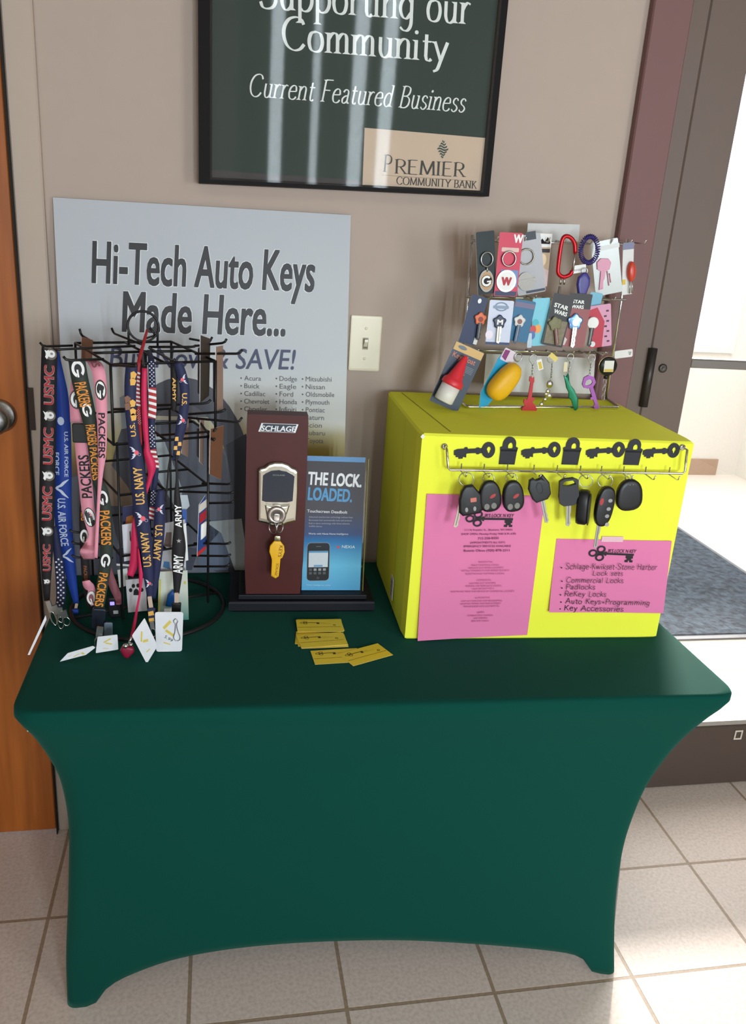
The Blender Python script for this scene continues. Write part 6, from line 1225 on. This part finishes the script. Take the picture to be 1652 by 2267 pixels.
# 11 right: navy and black
t = lanyard('navy lanyard with gold U.S. lettering on the right front of the rack', 400, 1.40, 806)
S_ = Strap([(386, 806, 15), (386, 850, 14), (386, 890, 12), (385, 910, 8)], 1.41); m_ = MB(); S_.mesh(m_, BLKF); S_.word(m_, 'ARMY', 836, 888, GOLD, .55); m_.build('strap', t)
S_ = Strap([(394, 803, 18), (403, 830, 21), (409, 862, 21), (408, 900, 20), (402, 940, 23), (396, 970, 19), (392, 1000, 16), (386, 1020, 10)], 1.40); m_ = MB(); S_.mesh(m_, NVF); em_eagle(m_, S_, 840, -1); S_.word(m_, 'U.S.', 870, 898, GOLD, .55); em_eagle(m_, S_, 930); 
for p_, x_ in ((972, -.003), (982, .003), (992, -.003), (1002, .003)): m_.poly(S_.spot(p_), [(x_ - .003, -.004), (x_ + .003, -.003), (x_ + .002, .004), (x_ - .003, .003)], GOLD, .0004)
m_.build('strap', t); S_ = Strap([(378, 1010, 5), (373, 1040, 4), (370, 1080, 4), (366, 1110, 4)], 1.41); m_ = MB(); S_.mesh(m_, BLKF); m_.build('cord', t)
# 12 black with white letters
t = lanyard('black lanyard with white lettering ending in a large white card on the right front', 393, 1.395, 1010)
S_ = Strap([(390, 1008, 5), (392, 1060, 6), (392, 1092, 12), (394, 1125, 17), (395, 1165, 20), (396, 1190, 26), (396, 1215, 30), (394, 1245, 27), (393, 1275, 20), (391, 1314, 12)], 1.395); m_ = MB(); S_.mesh(m_, BLKF); S_.word(m_, 'ARMY', 1117, 1167, WHITE, .8, True); S_.word(m_, 'ARMY', 1228, 1269, WHITE, .8, True); m_.poly(S_.spot(1197), [((.0045 if q % 2 == 0 else .0018) * math.sin(math.pi * q / 5), (.0045 if q % 2 == 0 else .0018) * math.cos(math.pi * q / 5)) for q in range(10)], GREYW, .0006); m_.build('strap', t)
G = hang((391, 1312), (391, 1336), 9, 1.393); lab(MB().prism(G, rrect(-G.w / 2, 0, G.w / 2, G.h, .001), -.0015, .0015, LEA).build('end_loop', t), 'tan end loop'); G = hang((391, 1334), (390, 1356), 20, 1.392); lab(MB().pillow(G, rrect(-G.w / 2, 0, G.w / 2, G.h, .002), -.003, .003, mat((30, 28, 28), .3, .4), .15, True, True).build('clip', t), 'dark metal clip')
tagcard(t, ((343, 1355), (406, 1355), (403, 1442), (346, 1443)), 1.368, 0, True, 'large white card with a wire hook', .004, ('5.99', (363, 1411), (380, 1421)))
G = hang((389, 1370), (392, 1418), 14, 1.366); m_ = MB(); m_.tube([Vector(p_) for p_ in cat_rom([G(*p_) for p_ in ((0, G.h), (-G.w * .3, G.h * .93), (-G.w * .3, G.h * .84), (-G.w * .1, G.h * .75), (-G.w * .25, G.h * .4), (-G.w * .5, G.h * .15), (-G.w * .2, 0), (G.w * .3, 0), (G.w * .5, G.h * .14), (G.w * .2, G.h * .45), (G.w * .1, G.h * .75), (G.w * .3, G.h * .88), (G.w * .1, G.h * .97))], 4, True)], .0007, STEEL, True, 5); m_.build('wire_hook', t)

# carded goods on the lower and back hooks
def pack(label, Q, y, yaw, m, name='carded_item', deco=None, th=.0012, cat='card pack'):
    F = vplane(y, yaw, ony(Q[0][0], Q[0][1], y).x); q = [F.uv(*p) for p in Q][::-1]; c_ = np.mean(np.array(q), 0); lo = min(p[1] for p in q)
    t = thing(name, label, cat, F(c_[0], lo)); m_ = MB(); m_.prism(F, q, -th, 0, m, WHITE)
    U_ = np.array(q[1]) - np.array(q[0]); V_ = np.array(q[3]) - np.array(q[0]); P = lambda a, b_: tuple(np.array(q[0]) + U_ * a + V_ * b_)
    if deco: deco(m_, F, P, t)
    m_.build('backing_card', t); return t, F, P
def quad(m_, F, P, a0, b0, a1, b1, m, h=.0003): m_.poly(F, [P(a0, b0), P(a1, b0), P(a1, b1), P(a0, b1)], m, h)
def grad_card(): 
    m = bpy.data.materials.new('teal_fade_print'); m.use_nodes = True; nt = m.node_tree; b = nt.nodes['Principled BSDF']; tc = nt.nodes.new('ShaderNodeTexCoord'); sx = nt.nodes.new('ShaderNodeSeparateXYZ'); nt.links.new(tc.outputs['Object'], sx.inputs[0]); cr = nt.nodes.new('ShaderNodeValToRGB'); mr = nt.nodes.new('ShaderNodeMapRange'); mr.inputs[2].default_value = .1
    nt.links.new(sx.outputs[2], mr.inputs[0]); e = cr.color_ramp.elements; e[0].color = lin((60, 130, 120)) + (1,); e[1].color = lin((216, 220, 206)) + (1,); e[1].position = .62; nt.links.new(mr.outputs[0], cr.inputs[0]); nt.links.new(cr.outputs[0], b.inputs['Base Color']); return m
YLW = mat((214, 200, 80), .6); BLB = mat((20, 90, 170), .4)
t, F, P = pack('white and teal card with a blue blob, behind the large white card', ((352, 1266), (415, 1263), (418, 1372), (349, 1374)), 1.455, 0, grad_card(), deco=lambda m_, F, P, t: (quad(m_, F, P, .02, .05, .07, .85, YLW), quad(m_, F, P, .8, .74, .86, .8, YLW), m_.poly(F, [P(.2, .08), P(.5, .08), P(.6, .25), P(.2, .25)], WHITE, .0003)))
m_ = MB(); m_.pillow(F, [P(.24, .32), P(.42, .30), P(.56, .36), P(.56, .60), (P(.46, .66)), P(.3, .56)], .001, .010, BLB, .3); lab(m_.build('blister_item', t), 'blue plastic item')
pack('tall white card with dark print above the teal card', ((357, 1160), (410, 1150), (412, 1262), (353, 1266)), 1.475, 0, mat((200, 202, 210), .5), deco=lambda m_, F, P, t: (m_.poly(F, [P(.12, .55), P(.4, .5), P(.4, .82), P(.2, .82)], mat((120, 100, 96), .6), .0003), m_.poly(F, [P(.12, .1), P(.4, .04), P(.36, .2), P(.16, .22)], mat((80, 130, 180), .6), .0003)))
pack('plain white card with its edge showing right of the black lanyard', ((406, 1160), (412, 1158), (417, 1240), (411, 1242)), 1.45, .4, WHITE)
pack('white blank card left of the hot pink lanyard', ((270, 1162), (295, 1158), (293, 1240), (275, 1243)), 1.43, 0, mat((222, 222, 230), .5), deco=lambda m_, F, P, t: (m_.poly(F, [P(.85, .55), P(1, .5), P(1, .82), P(.85, .78)], DY, .0003)))
pack('navy card with an orange patch above the white blank card', ((271, 1122), (299, 1118), (300, 1166), (272, 1166)), 1.45, 0, mat((34, 38, 82), .5), deco=lambda m_, F, P, t: m_.poly(F, [P(.2, .1), P(.9, .1), P(.8, .6), P(.3, .5)], mat((170, 100, 40), .6), .0003))
pack('dark navy and white card below the white blank card', ((256, 1215), (290, 1210), (292, 1254), (258, 1252)), 1.47, 0, mat((42, 46, 74), .5), deco=lambda m_, F, P, t: quad(m_, F, P, 0, 0, 1, .12, WHITE))
pack('small white card left of the paw print card', ((260, 1262), (282, 1258), (284, 1296), (264, 1301)), 1.475, 0, mat((216, 216, 214), .5))
def paws(m_, F, P, t):
    for cx_, cy_, k in ((.5, .62, 1.0),):
        m_.poly(F, [P(cx_ - .16 * k, cy_ - .10), P(cx_ + .16 * k, cy_ - .12), P(cx_ + .12 * k, cy_ + .04), P(cx_, cy_ + .10), P(cx_ - .12 * k, cy_ + .04)], BLACK, .0003)
        for dx, dy in ((-.28, .06), (-.12, .18), (.12, .18), (.3, .04)): c_ = P(cx_ + dx, cy_ + dy); m_.poly(F, ell(c_[0], c_[1], .0032, .0042, 10), BLACK, .0003)
pack('grey card with black paw prints behind the pink cord', ((278, 1284), (322, 1280), (326, 1352), (284, 1356)), 1.44, 0, mat((196, 192, 196), .5), deco=paws)
pack('pale card with a pale octagonal top behind the black lettered lanyard', ((399, 1096), (415, 1096), (420, 1120), (414, 1127), (400, 1128)), 1.50, 0, mat((190, 198, 206), .5))
pack('blue card below the pale octagonal card', ((401, 1128), (413, 1128), (414, 1160), (403, 1160)), 1.495, 0, mat((50, 90, 170), .5))
t, F, P = pack('blue card with red and white print seen at an angle on the right hooks', ((441, 1118), (455, 1097), (455, 1216), (437, 1232)), 1.47, .9, mat((44, 74, 140), .45), deco=lambda m_, F, P, t: (quad(m_, F, P, 0, .84, 1, 1, mat((220, 214, 206), .5)), quad(m_, F, P, .1, .62, .9, .80, REDM), quad(m_, F, P, 0, 0, 1, .08, mat((206, 50, 50), .5))))
m_ = MB(); c_ = P(.5, .42); m_.pillow(F, [P(.2, .3), P(.8, .3), P(.8, .6), P(.2, .6)], .0005, .006, WHITE, .3); m_.build('blister', t)
BRN = mat((150, 122, 108), .6, var=.1); BRD = mat((112, 72, 50), .6, var=.15)
def bpack(label, Q, y, yaw=1.0, m=BRN, blis=True, dark=True):
    t, F, P = pack(label, Q, y, yaw, m)
    if blis: MB().pillow(F, [P(.12, .12), P(.88, .12), P(.88, .8), P(.12, .8)], -.008, -.0013, mat((60, 54, 56), .3) if dark else clear(.05, .25), .12, False, True).build('blister', t)
bpack('brown backed card pack seen edge on, top right of the rack nearest its corner', ((444, 742), (466, 750), (463, 876), (443, 892)), 1.50, 1.05, mat((70, 58, 54), .5)); bpack('brown backed card pack seen edge on, hanging from the rightmost top hook', ((478, 768), (494, 765), (494, 905), (478, 908)), 1.475, 1.05)
bpack('larger brown card pack with a clear blister, right side of the rack at mid height', ((466, 950), (496, 942), (490, 1062), (464, 1050)), 1.455, .9, BRD, True, False)
bpack('slim brown card seen edge on behind the navy lanyard', ((403, 920), (418, 906), (417, 1012), (402, 1004)), 1.51, .9); bpack('narrow brown card strip hanging between two larger packs', ((443, 930), (452, 926), (450, 1030), (442, 1022)), 1.50, .9)
bpack('brown card pack on the rear left hook behind the pink lanyard', ((181, 745), (206, 753), (204, 796), (180, 794)), 1.625, .6, BRD, False)
# black cable coil lying beside the rack is part of the base: small glowing display gadget
t = thing('mini_gadget', 'tiny black gadget with a blue lit display hanging under the pink strap', 'gadget', hang((254, 1325), (256, 1365), 26, 1.475)(0, 0, 0))
G = hang((252, 1322), (256, 1366), 27, 1.475); MB().pillow(G, rrect(-G.w / 2, 0, G.w / 2, G.h, .004), -.005, .004, BLACK, .12, False, True).build('body', t); q = G.uv(249, 1334); lab(MB().prism(G, rrect(q[0] - .004, q[1] - .0035, q[0] + .004, q[1] + .0035, .001), .004, .0045, emit((.25, .2, 1.0), 2.5, 'blue_display')).build('display', t), 'small lit blue display'); q = G.uv(257, 1353); MB().prism(G, rrect(q[0] - .0045, q[1] - .0035, q[0] + .0045, q[1] + .0035, .001), .004, .0046, GREYW).build('button', t)
GR = {'car_key': 'car keys on the hook rail', 'key_remote': 'car keys on the hook rail', 'keychain': 'keychains on the counter rack', 'carded_key': 'carded keys on the counter rack', 'key_float': 'key floats on the counter rack', 'lanyard': 'lanyards on the wire rack', 'carded_item': 'carded goods on the wire rack', 'business_card': 'yellow business cards', 'flyer': 'pink flyers on the box', 'ceiling_light': 'ceiling lights'}
for o in list(bpy.data.objects):
    k_ = o.name.split('.')[0]
    if o.parent is None and k_ in GR: o['group'] = GR[k_]
bpy.context.view_layer.update()
for o in list(bpy.data.objects):
    if '_o' in o: del o['_o']
